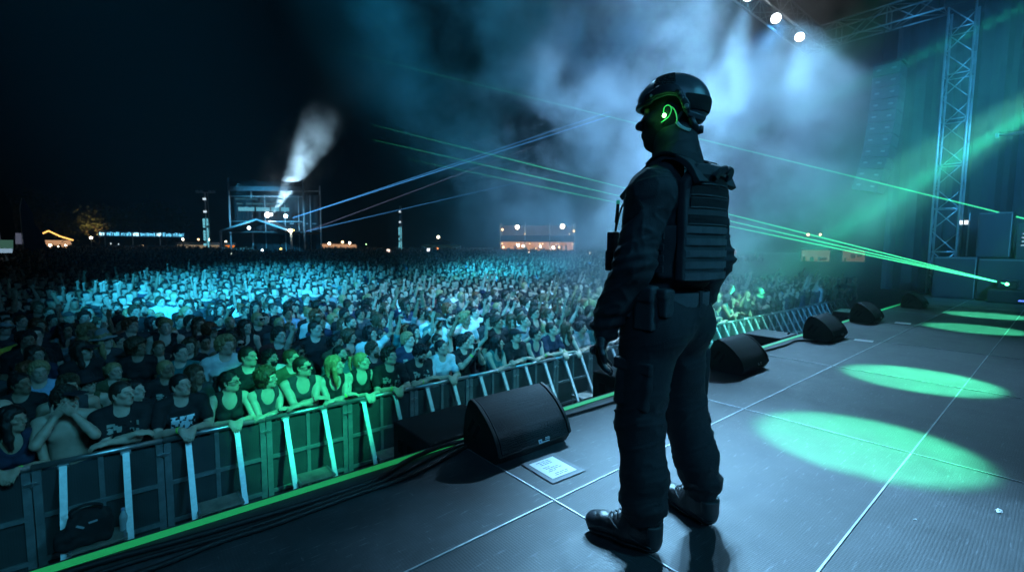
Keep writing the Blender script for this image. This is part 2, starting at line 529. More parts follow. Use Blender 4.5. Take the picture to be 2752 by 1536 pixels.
# ---- floor monitors
grille = None
def grille_material():
    m = bpy.data.materials.new('perforated_grille'); m.use_nodes = True
    nt = m.node_tree; N = nt.nodes; L = nt.links; b = N['Principled BSDF']
    tc = N.new('ShaderNodeTexCoord')
    v = N.new('ShaderNodeTexVoronoi'); v.inputs['Scale'].default_value = 210; v.inputs['Randomness'].default_value = .05
    L.new(tc.outputs['Object'], v.inputs['Vector'])
    r = N.new('ShaderNodeMapRange'); r.inputs['From Min'].default_value = .25; r.inputs['From Max'].default_value = .45
    L.new(v.outputs['Distance'], r.inputs['Value'])
    cm = N.new('ShaderNodeMix'); cm.data_type = 'RGBA'
    cm.inputs['A'].default_value = (.004, .004, .005, 1); cm.inputs['B'].default_value = (.03, .032, .036, 1)
    L.new(r.outputs[0], cm.inputs['Factor']); L.new(cm.outputs['Result'], b.inputs['Base Color'])
    bp = N.new('ShaderNodeBump'); bp.inputs['Strength'].default_value = .8; bp.inputs['Distance'].default_value = .004
    L.new(r.outputs[0], bp.inputs['Height']); L.new(bp.outputs['Normal'], b.inputs['Normal'])
    b.inputs['Roughness'].default_value = .62; b.inputs['Specular IOR Level'].default_value = .3
    return m
grille = grille_material()
logo_white = mat('logo_white', (.6, .62, .65), .5)

def text_mesh(s, size):
    cu = bpy.data.curves.new('lettering', 'FONT'); cu.body = s; cu.size = size; cu.align_x = 'CENTER'; cu.extrude = .0006; cu.resolution_u = 2
    o = bpy.data.objects.new('lettering', cu); COL.objects.link(o)
    dg = bpy.context.evaluated_depsgraph_get()
    me = bpy.data.meshes.new_from_object(o.evaluated_get(dg))
    bpy.data.objects.remove(o); bpy.data.curves.remove(cu)
    me.materials.clear()
    return me

W = .565
def monitor_parts(root):
    prof = [(.035, .0), (.0, .05), (.03, .125), (.075, .18), (.13, .23), (.20, .276), (.272, .3), (.305, .292), (.345, .2), (.36, .09), (.352, .0)]
    m = MB(); m.prism(prof, .012, W - .012)
    m.build('cabinet', black_paint, root, bevel=.006)
    gp = [(.004, .062), (.034, .132), (.079, .187), (.134, .237), (.204, .283), (.272, .3065)]
    gp = [(v.y, v.z) for v in spline([(0, y, z) for y, z in gp], 7)]
    # curved grille sheet, slightly proud of the cabinet
    m = MB(); m.prism([(y, z - .004) for y, z in gp[::-1]] + [(y - .006, z + .005) for y, z in gp], .03, W - .03)
    m.build('grille', grille, root, smooth=False)
    for x in (.0, W - .022):
        m = MB(); m.prism([(y + .006, z - .012) for y, z in gp[::-1]] + [(y - .008, z + .010) for y, z in gp], x, x + .022)
        m.build('edge_trim', rubber, root, bevel=.003)
    # side handle recesses: two slanted slabs on each cheek, their shade put into the colour
    for sx in (-1, 1):
        xx = .0 if sx < 0 else W
        for k in range(2):
            m = MB()
            c = Vector((xx + sx * -.010, .215 + k * .055, .135 + k * .02))
            M = rot(33, 0, 0)
            m.rbox(c, (.008, .026, .105), .003, M)
            m.build('handle_recess', mat('recess_shade', (.003, .003, .0035), .8), root)
    # small pale maker's mark: framed square, thin bar and two short broken lines (not legible in the photograph)
    sl = math.atan2(.07, .03)
    m = MB(); m.bx(-.052, -.026, -.011, .011, 0, .0012); m.bx(-.026, .030, -.010, -.004, 0, .0012)
    o = m.build('badge', logo_white, root); o.location = (W * .5 + .06, -.0072, .073); o.rotation_euler = (sl, 0, 0)
    m = MB(); m.bx(-.046, -.033, -.005, .005, .0012, .002); m2 = m.build('badge_inset', mat('badge_blue', (.1, .22, .4), .5), o)
    r_ = random.Random(4); m = MB()
    for row, (x0, x1, y) in enumerate(((.0, .032, .002), (.004, .032, .009))):
        x = x0
        while x < x1: w_ = r_.uniform(.0025, .005); m.bx(x, x + w_, y, y + .005, 0, .0011); x += w_ + .0012
    m.build('mark', logo_white, o)
spots = [(1.495, 1.897, -.8, 'large black wedge monitor with white lettering beside the taped setlist'),
         (4.39, 1.875, 0, 'black wedge monitor partly hidden behind the trouser leg of the guard'),
         (6.93, 1.87, -1, 'black wedge monitor behind the loop of cable, before a white sheet'),
         (9.22, 1.93, .5, 'hazy black wedge monitor with a green tape end at its foot'),
         (12.35, 1.83, 0, 'faint black wedge monitor in haze beside the foot of the truss tower')]
proto = None
for i, (x, y, a, lab) in enumerate(spots):
    if proto is None:
        proto = o = empty('floor_monitor', (x, y, .004)); monitor_parts(o)
    else:
        o = copy_tree(proto); o.location = (x, y, .004)
    o.rotation_euler = (0, 0, R(a))
    tag(o, lab, 'stage monitor', 'wedge monitors along the stage lip')

# front speakers standing in the pit, tops level with the deck
fills = [(1.37, 'black speaker cabinet with top handle, just beyond the green tape at the big monitor'),
         (3.46, 'black speaker cabinet beyond the tape, seen under the gloved hand'),
         (6.72, 'black speaker cabinet with flat top between second and third wedge monitors'),
         (10.6, 'black speaker cabinet with flat top between third and fourth wedge monitors')]
proto = None
for x, lab in fills:
    if proto is None:
        proto = o = empty('front_speaker', (x, 2.405, GZ))
        m = MB(); m.rbox((.29, .25, .985), (.58, .5, 1.97), .012); m.build('cabinet', black_paint, o)
        m = MB(); m.tube([(.40, .06, 1.972), (.41, .062, 1.985), (.43, .065, 1.992), (.47, .07, 1.992), (.49, .073, 1.985), (.50, .075, 1.972)], .009, 8); m.build('handle', rubber, o, smooth=True)
        m = MB(); m.rbox((.29, .503, 1.0), (.5, .012, 1.8), .004); m.build('grille', grille, o)
        for k in range(3):
            m = MB(); m.rbox((-.001, .12 + .13 * k, 1.83), (.01, .075, .09), .004); m.build('handle_recess', MATS['recess_shade'], o)  # near-black slab, recess shade put into its colour
    else:
        o = copy_tree(proto); o.location = (x, 2.405, GZ)
    tag(o, lab, 'speaker', 'front speakers in the pit')

# set lists taped to the deck
paper = mat('paper', (.66, .67, .68), .7, 0, var=.05, vscale=20)
ink = mat('ink', (.05, .05, .06), .7)
tapem = mat('cloth_tape', (.05, .06, .075), .45, 0, var=.2, vscale=30)
def setlist(x, y, rz, w, h, label, lines):
    o = empty('setlist_sheet', (x, y, 0), R(rz)); tag(o, label, 'paper', 'sheets taped on the deck')
    m = MB(); m.bx(-w / 2, w / 2, -h / 2, h / 2, .006, .0068); m.build('sheet', paper, o)
    if lines:
        for yy in (h / 2, -h / 2 - .03):
            mm = MB(); mm.bx(-w / 2 - .03, w / 2 + .035, yy - .004, yy + .034, .0045 , .0056); mm.build('tape', tapem, o)
        mm = MB(); mm.bx(w / 2 - .004, w / 2 + .03, -h / 2, h / 2 - .002, .0046, .0057); mm.build('tape', tapem, o)
        mm = MB(); mm.bx(-w / 2 - .03, -w / 2 + .004, -h / 2 + .002, h / 2 - .002, .0046, .0057); mm.build('tape', tapem, o)
        r = random.Random(3)
        m = MB()
        for k in range(11):
            yy = h / 2 - .022 - k * .0155
            if r.random() < .18: continue
            x0 = -w / 2 + .02 + r.random() * .03
            for q in range(r.randint(2, 4)):
                L = .012 + r.random() * .02
                if x0 + L > w / 2 - .02: break
                m.bx(x0, x0 + L, yy, yy + .0045, .0068, .0071); x0 += L + .006
        m.build('writing', ink, o)
    return o
setlist(1.735, 1.722, -3, .172, .195, 'white setlist sheet with printed lines, taped down before the big monitor', True)
setlist(7.41, 1.66, 8, .16, .2, 'blank looking white sheet on the deck near the third wedge monitor', False)
setlist(9.7, 1.67, 6, .2, .2, 'blank looking white sheet on the deck near the fourth wedge monitor', False)
for k, (x, y, lab) in enumerate([(2.64, .36, 'tiny crumpled white scrap lying beyond the green light pool'),
                                 (3.03, .13, 'pale torn strip of tape at the rim of the big green light pool')]):
    bm = bmesh.new(); bmesh.ops.create_icosphere(bm, subdivisions=2, radius=.007 if k == 0 else .011)
    for v in bm.verts: v.co = v.co * (.6 + .7 * random.random()); v.co.z = abs(v.co.z) * .5; v.co.x *= 1 if k == 0 else 2.2
    m = MB(); m.bm(bm); o = m.build('scrap', paper); o.location = (x, y, .001); tag(o, lab, 'litter')

# round blue-grey top of a moving-head lamp standing at the stage lip
o = empty('moving_lamp', (-.25, 2.03, 0)); tag(o, 'round topped grey lamp housing at the very corner of the deck beside the cables', 'stage lamp')
m = MB(); m.lathe([(0.001, .105), (.05, .102), (.085, .085), (.1, .055), (.103, 0.02), (.1, 0.0)], n=32); m.build('housing', mat('grey_housing', (.16, .18, .2), .35, .1, var=.2, vscale=20), o, smooth=True)
m = MB(); m.lathe([(.104, .035), (.112, .03), (.112, .015), (.104, .01)], n=32); m.build('ring', black_steel, o, smooth=True)

# ------------------------------------------------------------------ crowd barrier
def perforated():
    m = bpy.data.materials.new('perforated_panel'); m.use_nodes = True
    nt = m.node_tree; N = nt.nodes; L = nt.links; b = N['Principled BSDF']
    tc = N.new('ShaderNodeTexCoord')
    v = N.new('ShaderNodeTexVoronoi'); v.inputs['Scale'].default_value = 55; v.inputs['Randomness'].default_value = .0
    L.new(tc.outputs['Object'], v.inputs['Vector'])
    r = N.new('ShaderNodeMapRange'); r.inputs['From Min'].default_value = .28; r.inputs['From Max'].default_value = .42
    L.new(v.outputs['Distance'], r.inputs['Value'])
    nz = N.new('ShaderNodeTexNoise'); nz.inputs['Scale'].default_value = 5; nz.inputs['Detail'].default_value = 6
    L.new(tc.outputs['Object'], nz.inputs['Vector'])
    r2 = N.new('ShaderNodeMapRange'); r2.inputs['To Min'].default_value = .55; r2.inputs['To Max'].default_value = 1.3
    L.new(nz.outputs['Fac'], r2.inputs['Value'])
    cm = N.new('ShaderNodeMix'); cm.data_type = 'RGBA'
    cm.inputs['A'].default_value = (.012, .014, .015, 1); cm.inputs['B'].default_value = (.09, .096, .10, 1)
    L.new(r.outputs[0], cm.inputs['Factor'])
    mx = N.new('ShaderNodeMix'); mx.data_type = 'RGBA'; mx.blend_type = 'MULTIPLY'; mx.inputs['Factor'].default_value = 1
    L.new(cm.outputs['Result'], mx.inputs['A']); L.new(r2.outputs[0], mx.inputs['B'])
    L.new(mx.outputs['Result'], b.inputs['Base Color'])
    b.inputs['Roughness'].default_value = .5; b.inputs['Metallic'].default_value = .35
    return m
perf = perforated()
alu_strut = mat('strut_aluminium', (.68, .7, .71), .5, .35, var=.2, vscale=14, bump=.08, bscale=40)
wood = mat('step_ply', (.22, .2, .17), .65, 0, var=.4, vscale=7)
PW = .941; BX0 = 1.165; BY = 5.8; RZ = -.79
def barrier(o):
    def bb(name, args, m_=alu_dull, bevel=0):
        mm = MB(); mm.bx(*args); return mm.build(name, m_, o, bevel=bevel)
    H = RZ - GZ
    m = MB(); m.tube([(.004, 0, H), (PW - .004, 0, H)], .027, 12); m.build('top_rail', alu, o, smooth=True)
    bb('post', (.004, .062, -.03, .03, 0, H - .03)); bb('post', (PW - .062, PW - .004, -.03, .03, 0, H - .03))
    bb('centre_post', (PW * .47, PW * .47 + .04, -.022, .024, .02, H - .03))
    bb('crossbar', (.062, PW - .062, -.035, -.012, H * .6, H * .6 + .04)); bb('crossbar', (.062, PW - .062, -.035, -.012, .3, .34))
    bb('mesh_panel', (.062, PW - .062, -.006, .004, .04, H - .05), perf)
    mm = MB(); mm.bar((-.05, -.036, H - .14), (.05, -.036, H - .14), .012, .02); mm.bx(-.008, .008, -.06, -.03, H - .16, H - .12); mm.build('latch', alu, o)
    for fx in (.22, .69):
        m = MB(); m.bar((PW * fx, -.035, H - .035), (PW * fx, -.62, .0), .052, .024, up=(0, 1, .3)); m.build('strut', alu_strut, o)
        m = MB(); m.rbox((PW * fx, -.02, H - .035), (.085, .05, .035), .006); m.build('strut_bracket', alu_dull, o)
    m = MB(); m.rbox((PW * .455, -.33, .50), (PW * .43, .27, .022), .004); s = m.build('step_plate', wood, o)
    m = MB(); m.bar((PW * .26, -.2, .5), (PW * .26, -.46, .5), .02, .045); m.build('step_edge', alu_dull, s)
    m = MB(); m.bar((PW * .65, -.2, .5), (PW * .65, -.46, .5), .02, .045); m.build('step_edge', alu_dull, s)
proto = None
NB = 26
ordn = 'first second third fourth fifth sixth seventh eighth ninth tenth eleventh twelfth thirteenth fourteenth fifteenth sixteenth seventeenth eighteenth nineteenth twentieth'.split()
BLAB = {0: 'aluminium barrier panel at the view corner, under the bare arm of the strap top woman',
        1: 'aluminium barrier panel with a black bag resting on its step',
        2: 'aluminium barrier panel with an empty wooden step, under the white printed tee',
        3: 'green lit barrier panel with an empty step, under the man in sunglasses',
        4: 'barrier panel half green half blue, under the woman with the ponytail'}
for k in range(NB):
    if proto is None:
        proto = o = empty('barrier_panel', (BX0 + PW * (k - 3), BY, GZ)); barrier(o)
    else:
        o = copy_tree(proto); o.location = (BX0 + PW * (k - 3), BY, GZ)
    lab = BLAB.get(k)
    if lab is None:
        q = k - 4
        lab = '%s barrier panel along the row past the one under the ponytail woman' % (ordn[q - 1] if q <= 20 else ordn[q - 21] + ' further')
        if q > 20: lab = 'hazy barrier panel, %s beyond the twentieth past the ponytail woman' % ordn[q - 21]
    tag(o, lab, 'crowd barrier', 'aluminium crowd barrier panels')

# bag and bottle on a step
bx, by, bz = BX0 - 2 * PW + .36, BY - .33, GZ + .512
o = empty('bag', (bx, by, bz)); tag(o, 'soft black bag with small white prints lying on a barrier step', 'bag')
F = Field(); F.box((0.02, 0, .13), (.15, .1, .13), .05).box((-.13, -.03, .08), (.08, .08, .08), .04, k=.05).ell((.02, 0, .25), (.11, .06, .06), .05)
me = F.mesh('body', .008); rough_up(me, .012, 14); link('body', me, black_cloth, o)
m = MB(); m.tube(spline([(-.08, -.02, .24), (-.1, -.05, .33), (0, -.06, .37), (.1, -.04, .33), (.09, -.02, .25)]), .012, 8); m.build('handle', black_cloth, o, smooth=True)
for a, b, an in ((-.04, .2, 35), (.045, .22, -5)):
    m = MB(); m.rbox((a, -.106, b), (.06, .004, .018), .001, rot(0, an, 0)); m.build('print', mat('faded_print', (.35, .36, .4), .8), o)
o = empty('water_bottle', (bx + .245, by + .02, bz)); tag(o, 'small clear plastic bottle standing beside the black bag', 'bottle')
pl = mat('clear_plastic', (.5, .55, .58), .12, 0); 
m = MB(); m.lathe([(.0, 0), (.03, 0), (.033, .01), (.031, .06), (.033, .065), (.031, .12), (.033, .125), (.028, .15), (.013, .18), (.013, .195), (0, .195)], n=16); m.build('body', pl, o, smooth=True)
m = MB(); m.lathe([(0, .212), (.016, .212), (.016, .192), (0, .192)], n=16); m.build('cap', mat('blue_cap', (.3, .4, .6), .4), o)

# ------------------------------------------------------------------ trusses
truss_m = mat('truss_aluminium', (.5, .52, .54), .42, .75, var=.2, vscale=6)
def truss(root, L, w=.52, bay=.58, r=.026, rb=.013):
    """square truss from local origin along +z; chords and every brace are parts"""
    cm = MB(); cm.tube([(0, 0, 0), (0, 0, L)], r, 10); c0 = None
    for x in (-w / 2, w / 2):
        for y in (-w / 2, w / 2):
            if c0 is None: c0 = cm.build('chord', truss_m, root, smooth=True); c = c0
            else: c = copy_tree(c0, root)
            c.location = (x, y, 0)
    n = max(1, int(round(L / bay))); b = L / n
    dm = MB(); dm.tube([(-w / 2, 0, 0), (w / 2, 0, b)], rb, 6); d0 = dm.build('brace', truss_m, root, smooth=True)
    hm = MB(); hm.tube([(-w / 2, 0, 0), (w / 2, 0, 0)], rb, 6); h0 = hm.build('rung', truss_m, root, smooth=True)
    first = True
    for k in range(n):
        for q in range(4):
            d = d0 if first else copy_tree(d0, root)
            a = q * PI / 2
            d.location = (-math.sin(a) * -w / 2, math.cos(a) * -w / 2, k * b + (b if (k + q) % 2 else 0))
            d.rotation_euler = (PI if (k + q) % 2 else 0, 0, a)
            if k % 2 == 0:
                h = h0 if first else copy_tree(h0, root)
                h.location = (-math.sin(a) * -w / 2, math.cos(a) * -w / 2, k * b + .01); h.rotation_euler = (0, 0, a)
            first = False
t = empty('truss_tower', (16.91, 2.17, 0)); tag(t, 'tall upright aluminium lattice tower carrying the roof trusses at the end of the stage', 'truss')
truss(t, 7.42)
m = MB(); m.bx(-.4, .4, -.4, .4, .0, .03); m.build('base_plate', black_steel, t)
m = MB(); m.rbox((0, 0, 7.62), (.66, .66, .4), .02); m.build('corner_block', black_steel, t)
t = empty('truss_span', (16.91, 2.51, 7.71)); t.rotation_euler = (R(-90), 0, 0)
tag(t, 'short horizontal lattice truss from the tower top out over the pit', 'truss'); truss(t, 3.0)
t = empty('truss_span', (17.2, 5.62, 7.71)); t.rotation_euler = (0, R(-90), 0)
tag(t, 'long horizontal lattice truss over the pit carrying the white lamps', 'truss'); truss(t, 21)

# lamps under the long truss
lens_hot = glow('lamp_face', (.86, .93, 1.0), 26)
LAMPS = [(15.0, 5.42), (13.35, 5.42), (11.7, 5.42), (10.1, 5.42), (8.5, 5.42), (6.9, 5.42), (5.3, 5.42)]
AIMS = [(7.0, 1.2, 0), (5.0, 1.1, 0), (6.6, 4.3, -2), (5.0, 4.2, -2), (2.1, .7, 0), (2.2, .5, 0), (1.9, .5, 0)]
LLAB = ['bright round stage lamp lowest in the row on the long truss', 'bright round stage lamp second from the tower on the long truss', 'bright stage lamp at the picture edge above the helmet',
        'stage lamp fourth from the tower on the long truss', 'stage lamp fifth from the tower on the long truss', 'stage lamp sixth from the tower on the long truss', 'stage lamp seventh from the tower on the long truss']
LAMPOBJ = []
def lamp_parts(o):
    m = MB(); m.lathe([(.0, .36), (.08, .35), (.13, .28), (.165, .12), (.185, .0), (.178, .0), (.16, .1)], n=28); m.build('housing', black_steel, o, smooth=True)
    m = MB(); m.lathe([(.0, .02), (.1, .016), (.17, .004), (.17, .03), (0, .03)], n=28); m.build('lens', lens_hot, o)
    m = MB(); m.tube([(.2, 0, .14), (.21, 0, .3), (.16, 0, .45), (0, 0, .5), (-.16, 0, .45), (-.21, 0, .3), (-.2, 0, .14)], .014, 6); m.build('yoke', black_steel, o, smooth=True)
proto = None
for (x, y), a, lab in zip(LAMPS, AIMS, LLAB):
    if proto is None: proto = o = empty('stage_lamp'); lamp_parts(o)
    else: o = copy_tree(proto)
    o.location = (x, y - .1, 7.17); o.scale = (.68, .68, .68)
    d = Vector(a) - Vector((x, y - .1, 7.17))
    o.rotation_mode = 'QUATERNION'; o.rotation_quaternion = (-d).to_track_quat('Z', 'Y')
    tag(o, lab, 'stage lamp', 'white lamps under the long truss')
    LAMPOBJ.append((o, d))

# line array hung from the short span
t = empty('line_array', (16.95, 3.62, 6.35)); tag(t, 'curved column of hanging speaker boxes beside the tower, dim in the smoke', 'speaker column')
m = MB(); m.rbox((0, 0, .03), (.85, .7, .07), .01); m.tube([(0, -.2, .05), (0, -.2, 1.1)], .012, 6); m.tube([(0, .2, .05), (0, .2, 1.1)], .012, 6); m.build('bumper', black_steel, t)
ang = 0; p = Vector((0, 0, 0)); b0 = None
for k in range(11):
    if b0 is None:
        m = MB(); m.prism([(-.31, 0), (.31, 0), (.31, -.3), (-.31, -.3)], -.4, .4); b0 = m.build('speaker_box', mat('array_grey', (.05, .052, .056), .5, 0, var=.2), t, bevel=.012); b = b0
        m = MB(); m.rbox((-.402, .17, -.15), (.02, .1, .05), .005); m.build('rigging_link', alu_dull, b0)
        m = MB(); m.rbox((-.402, -.17, -.15), (.02, .1, .05), .005); m.build('rigging_link', alu_dull, b0)
    else: b = copy_tree(b0, t)
    b.location = p; b.rotation_euler = (ang, 0, 0)
    p = p + Matrix.Rotation(ang, 3, 'X') @ Vector((0, 0, -.318)); ang += R(.9 if k < 6 else 2.2)

# side-stage cabinets and rack
def cabinet(name, x0, x1, y0, y1, z0, z1, label, extra=True):
    o = empty(name, ((x0 + x1) / 2, (y0 + y1) / 2, z0)); tag(o, label, 'speaker cabinet', 'dark cabinets beside the tower')
    w, d, h = x1 - x0, y1 - y0, z1 - z0
    m = MB(); m.rbox((0, 0, h / 2), (w, d, h), .015); m.build('cabinet', mat('cab_paint', (.02, .022, .025), .5, 0, var=.3, vscale=3), o)
    m = MB(); m.rbox((-w / 2 - .004, 0, h / 2), (.016, d - .08, h - .1), .004); m.build('grille', grille, o)
    m = MB(); m.bar((-w / 2 - .014, -d / 2 + .02, h - .03), (-w / 2 - .014, d / 2 - .02, h - .03), .012, .012); m.build('corner_trim', alu_dull, o)
    m = MB(); m.bar((-w / 2 - .014, -d / 2 + .02, .03), (-w / 2 - .014, -d / 2 + .02, h - .04), .012, .012, up=(1, 0, 0)); m.build('corner_trim', alu_dull, o)
cabinet('bass_cabinet', 15.75, 16.55, 1.42, 2.2, .004, 1.03, 'low dark bass cabinet right at the foot of the truss tower')
cabinet('bass_cabinet', 15.75, 16.55, .0, 1.4, .004, 1.0, 'wide dark bass cabinet behind the green laser source')
cabinet('tall_cabinet', 16.2, 17.0, .92, 1.5, 1.03, 2.12, 'upright dark cabinet stacked on the wide bass cabinet')
cabinet('bass_cabinet', 15.75, 16.55, -1.5, -.03, .004, 1.0, 'dark bass cabinet farthest from the tower')
o = empty('amplifier_rack', (16.5, .5, 1.0)); tag(o, 'open equipment rack with small white level lights on the bass cabinets', 'equipment rack')
m = MB(); m.rbox((0, 0, .42), (.6, .66, .84), .012); m.build('case', black_paint, o)
for k in range(4):
    m = MB(); m.rbox((-.304, .2, .32 + .09 * k), (.01, .11 - .02 * (k % 2), .022), .003); m.build('level_light', glow('level_light', (.5, .8, .95), .8), o)
m = MB(); m.lathe([(0, .0), (.05, .0), (.055, -.01)], (-.31, .0, .26), 16, rot(0, -90, 0)); m.build('knob', mat('brass_knob', (.5, .3, .2), .4), o)
o = empty('work_light', (16.75, 1.72, 1.05)); tag(o, 'small work light with two white heads on a thin stand by the tower', 'work light')
m = MB(); m.tube([(0, 0, 0), (0, 0, 1.1)], .015, 8); m.build('stand', alu_dull, o)
for yy in (.05, .15):
    m = MB(); m.rbox((-.04, yy, .86), (.04, .07, .1), .01); m.build('lamp_head', glow('work_white', (.8, .95, 1), 2.2), o)
for zz, y0, y1 in ((4.12, 1.4, -1.2), (3.05, .4, -2)):
    o = empty('handrail', (17.3, 0, zz)); tag(o, 'pale horizontal pipe at side stage, %s of two' % ('upper' if zz > 4 else 'lower'), 'pipe', 'horizontal pipes at side stage')
    m = MB(); m.tube([(0, y0, 0), (0, y1, 0)], .04 if zz > 4 else .02, 8); m.build('tube', alu, o, smooth=True)
    m = MB(); m.rbox((0, y0, 0), (.12, .06, .12), .01); m.build('clamp', alu_dull, o)
o = MB()
n = 90
prof = [(17.9 + .12 * math.sin(i * 1.1) + .05 * math.sin(i * 2.7), -7 + i * .12) for i in range(n)]
o.prism(prof + [(x + .05, y) for x, y in prof[::-1]], 0, 8.6, axis='z')
tag(o.build('side_curtain', black_cloth, smooth=False), 'tall black curtain closing the end of the stage behind the tower', 'curtain')

# laser projector on its case
o = empty('laser_projector', (15.42, .87, .004)); tag(o, 'squat dark laser projector with bright green aperture before the bass cabinet', 'laser projector')
m = MB(); m.rbox((.1, 0, .15), (.5, .6, .3), .02); m.build('case', black_paint, o)
m = MB(); m.rbox((.1, 0, .42), (.36, .34, .2), .02); m.build('housing', black_steel, o)
bm = bmesh.new(); bmesh.ops.create_uvsphere(bm, u_segments=16, v_segments=10, radius=.032); m = MB(); m.bm(bm, Matrix.Translation((-.085, .0, .435)))
m.build('aperture', glow('laser_green', (.12, 1, .4), 14), o, smooth=True)
m = MB(); m.rbox((-.155, -.25, .08), (.01, .1, .03), .003); m.build('indicator', glow('led_blue', (.1, .2, 1), 2), o)

# ------------------------------------------------------------------ laser beams: thin straight columns of lit air
def beam_mat(name, c, s):
    m = bpy.data.materials.new(name); m.use_nodes = True
    nt = m.node_tree; nt.nodes.clear()
    at = nt.nodes.new('ShaderNodeVertexColor'); at.layer_name = 'tint'
    mu = nt.nodes.new('ShaderNodeMath'); mu.operation = 'MULTIPLY'; mu.inputs[1].default_value = s; nt.links.new(at.outputs['Color'], mu.inputs[0])
    e = nt.nodes.new('ShaderNodeEmission'); e.inputs['Color'].default_value = (*c, 1); nt.links.new(mu.outputs[0], e.inputs['Strength'])
    t = nt.nodes.new('ShaderNodeBsdfTransparent'); a = nt.nodes.new('ShaderNodeAddShader')
    o = nt.nodes.new('ShaderNodeOutputMaterial')
    nt.links.new(e.outputs[0], a.inputs[0]); nt.links.new(t.outputs[0], a.inputs[1]); nt.links.new(a.outputs[0], o.inputs['Surface'])
    return m
bg = beam_mat('green_beam', (.06, .9, .38), .40); bb_ = beam_mat('blue_beam', (.08, .40, .95), .30); bv = beam_mat('violet_beam', (.3, .36, .62), .13)
def beam(a, b, r0, r1, m_, label, group, fade=(1, 1, 1)):
    """a column of lit air made of emission, its fading painted in: strength at start, middle, end"""
    a, b = Vector(a), Vector(b); n = 40; q = [(i / n) ** 1.8 for i in range(n + 1)]
    m = MB(); m.tube([a.lerp(b, t) for t in q], [r0 + (r1 - r0) * t for t in q], 8, cap=False)
    o = m.build('laser_beam', m_)
    f = np.interp(np.array(q), [0, .5, 1], fade); f = np.repeat(f, 8); set_colors(o.data, np.stack([f, f, f], 1))  # fade of the beam painted into its vertex colours
    return tag(o, label, 'laser beam', group)
LS = (15.33, .87, .44)
fz = (2.6, .55, .1)
beam(LS, (33.58, 64.89, 14.36), .012, .022, bg, 'lowest of the three green laser lines fanning from the projector', 'green laser lines', fz)
beam(LS, (29.64, 68.5, 17.22), .012, .022, bg, 'middle of the three green laser lines fanning from the projector', 'green laser lines', fz)
beam(LS, (29.75, 68.65, 19.46), .012, .02, bg, 'uppermost of the three green laser lines fanning from the projector', 'green laser lines', fz)
beam((17.75, .78, 2.0), (1.6, 4.86, 3.15), .018, .006, bg, 'single broad green laser line passing behind the neck of the guard', 'green laser lines', (1.7, .5, .0))
beam((19.92, 75.35, 5.425), (7.37, 5.884, 3.734), .075, .006, bb_, 'brightest blue laser line rising from the mixing tower', 'blue laser lines', (1.2, 1.3, .9))
beam((19.92, 75.35, 5.40), (7.37, 5.89, 3.82), .06, .005, bb_, 'thin blue laser line just above the brightest one', 'blue laser lines', (1.0, 1.1, .7))
beam((21.35, 73.94, 3.4), (6.18, 6.813, 3.128), .05, .005, bv, 'pale violet laser line from the tent eave of the mixing tower', 'blue laser lines', (1.1, 1.1, .7))
beam((21.4, 73.9, 3.42), (6.431, 6.546, 2.593), .06, .004, bb_, 'lowest blue laser line from the tent eave of the mixing tower', 'blue laser lines', (1.1, .9, .4))
# ================================================================== FAR SIDE OF THE FIELD
tube_blue = mat('scaffold_tube', (.7, .72, .74), .5, .2, var=.2)
drape_dark = mat('tower_drape', (.028, .032, .038), .9, 0, var=.4, vscale=.8, bump=.2, bscale=3)
canvas = mat('white_canvas', (.55, .55, .54), .8, 0, var=.15, vscale=2)
warm = glow('warm_light', (1, .62, .3), 5.5)
warm_soft = glow('warm_interior', (1, .52, .27), .55)
warm_white = glow('warm_white_lamp', (1, .86, .66), 16)
LIGHTS = []
# ---- mixing tower
FO = empty('mixing_tower', (16.83, 77.35, GZ)); FO.rotation_euler = (0, 0, R(-39.9))
tag(FO, 'tall scaffold mixing tower with dark drapes and a gabled tent roof, out in the crowd', 'tower')
hw = 5.55
def ftube(name, pts, r, m_=tube_blue, parent=FO):
    mm = MB(); mm.tube(pts, r, 6); return mm.build(name, m_, parent, smooth=True)
for sx in (-1, 1):
    for y in (0, 6):
        ftube('upright', [(sx * hw, y, 0), (sx * hw, y, 13.2 if sx < 0 else 12.9)], .13)
    ftube('upright', [(sx * (hw - .5), -3.2, 0), (sx * (hw - .5), -3.2, 5.2)], .16)
m = MB(); m.bx(-hw + .1, hw - .1, -.15, .15, 11.3, 11.95); m.build('header_beam', mat('beam_blue_grey', (.22, .25, .29), .6, 0, var=.3, vscale=2), FO)
for y, z in ((0, 10.5), (6, 12), (0, 6.8), (6, 6.8)): ftube('crossbar', [(-hw, y, z), (hw, y, z)], .07)
for x in (-3.2, 0, 2.2, 4.1): ftube('inner_upright', [(x, 5.6, 0), (x, 5.6, 11.3)], .06)
pts = [(-hw + 2 * hw * i / 24, .0, 13.1 - .45 * abs(math.sin(i / 24 * 3 * PI)) ** .6) for i in range(25)]
m = MB()
for i in range(24):
    a, b = pts[i], pts[i + 1]
    m.add([a, b, (b[0], .02, 11.95), (a[0], .02, 11.95)], [(0, 1, 2, 3)])
for v in list(m.v): pass
sw = m.build('swagged_net', drape_dark, FO)
sd = sw.modifiers.new('thick', 'SOLIDIFY'); sd.thickness = .03
# louvred lit sign rows under the beam
r = random.Random(5)
sgl = glow('sign_cyan', (.2, .72, .95), .55); sgd = glow('sign_cyan_dim', (.12, .45, .62), .22)
for row, (z, h, mm_) in enumerate([(10.05, .16, sgd), (9.3, .26, sgd), (8.35, .6, sgl)]):
    x = -hw + .8 + .2 * row
    while x < hw - 1.6 - row * .4:
        L = r.uniform(.5, 2.2)
        m = MB()
        q = x
        while q < x + L:
            wv = r.uniform(.16, .3); m.bx(q, q + wv, .18, .24, z, z + h * r.uniform(.85, 1)); q += wv + .035
        m.build('sign_row', mm_, FO); x += L + r.uniform(.25, .6)
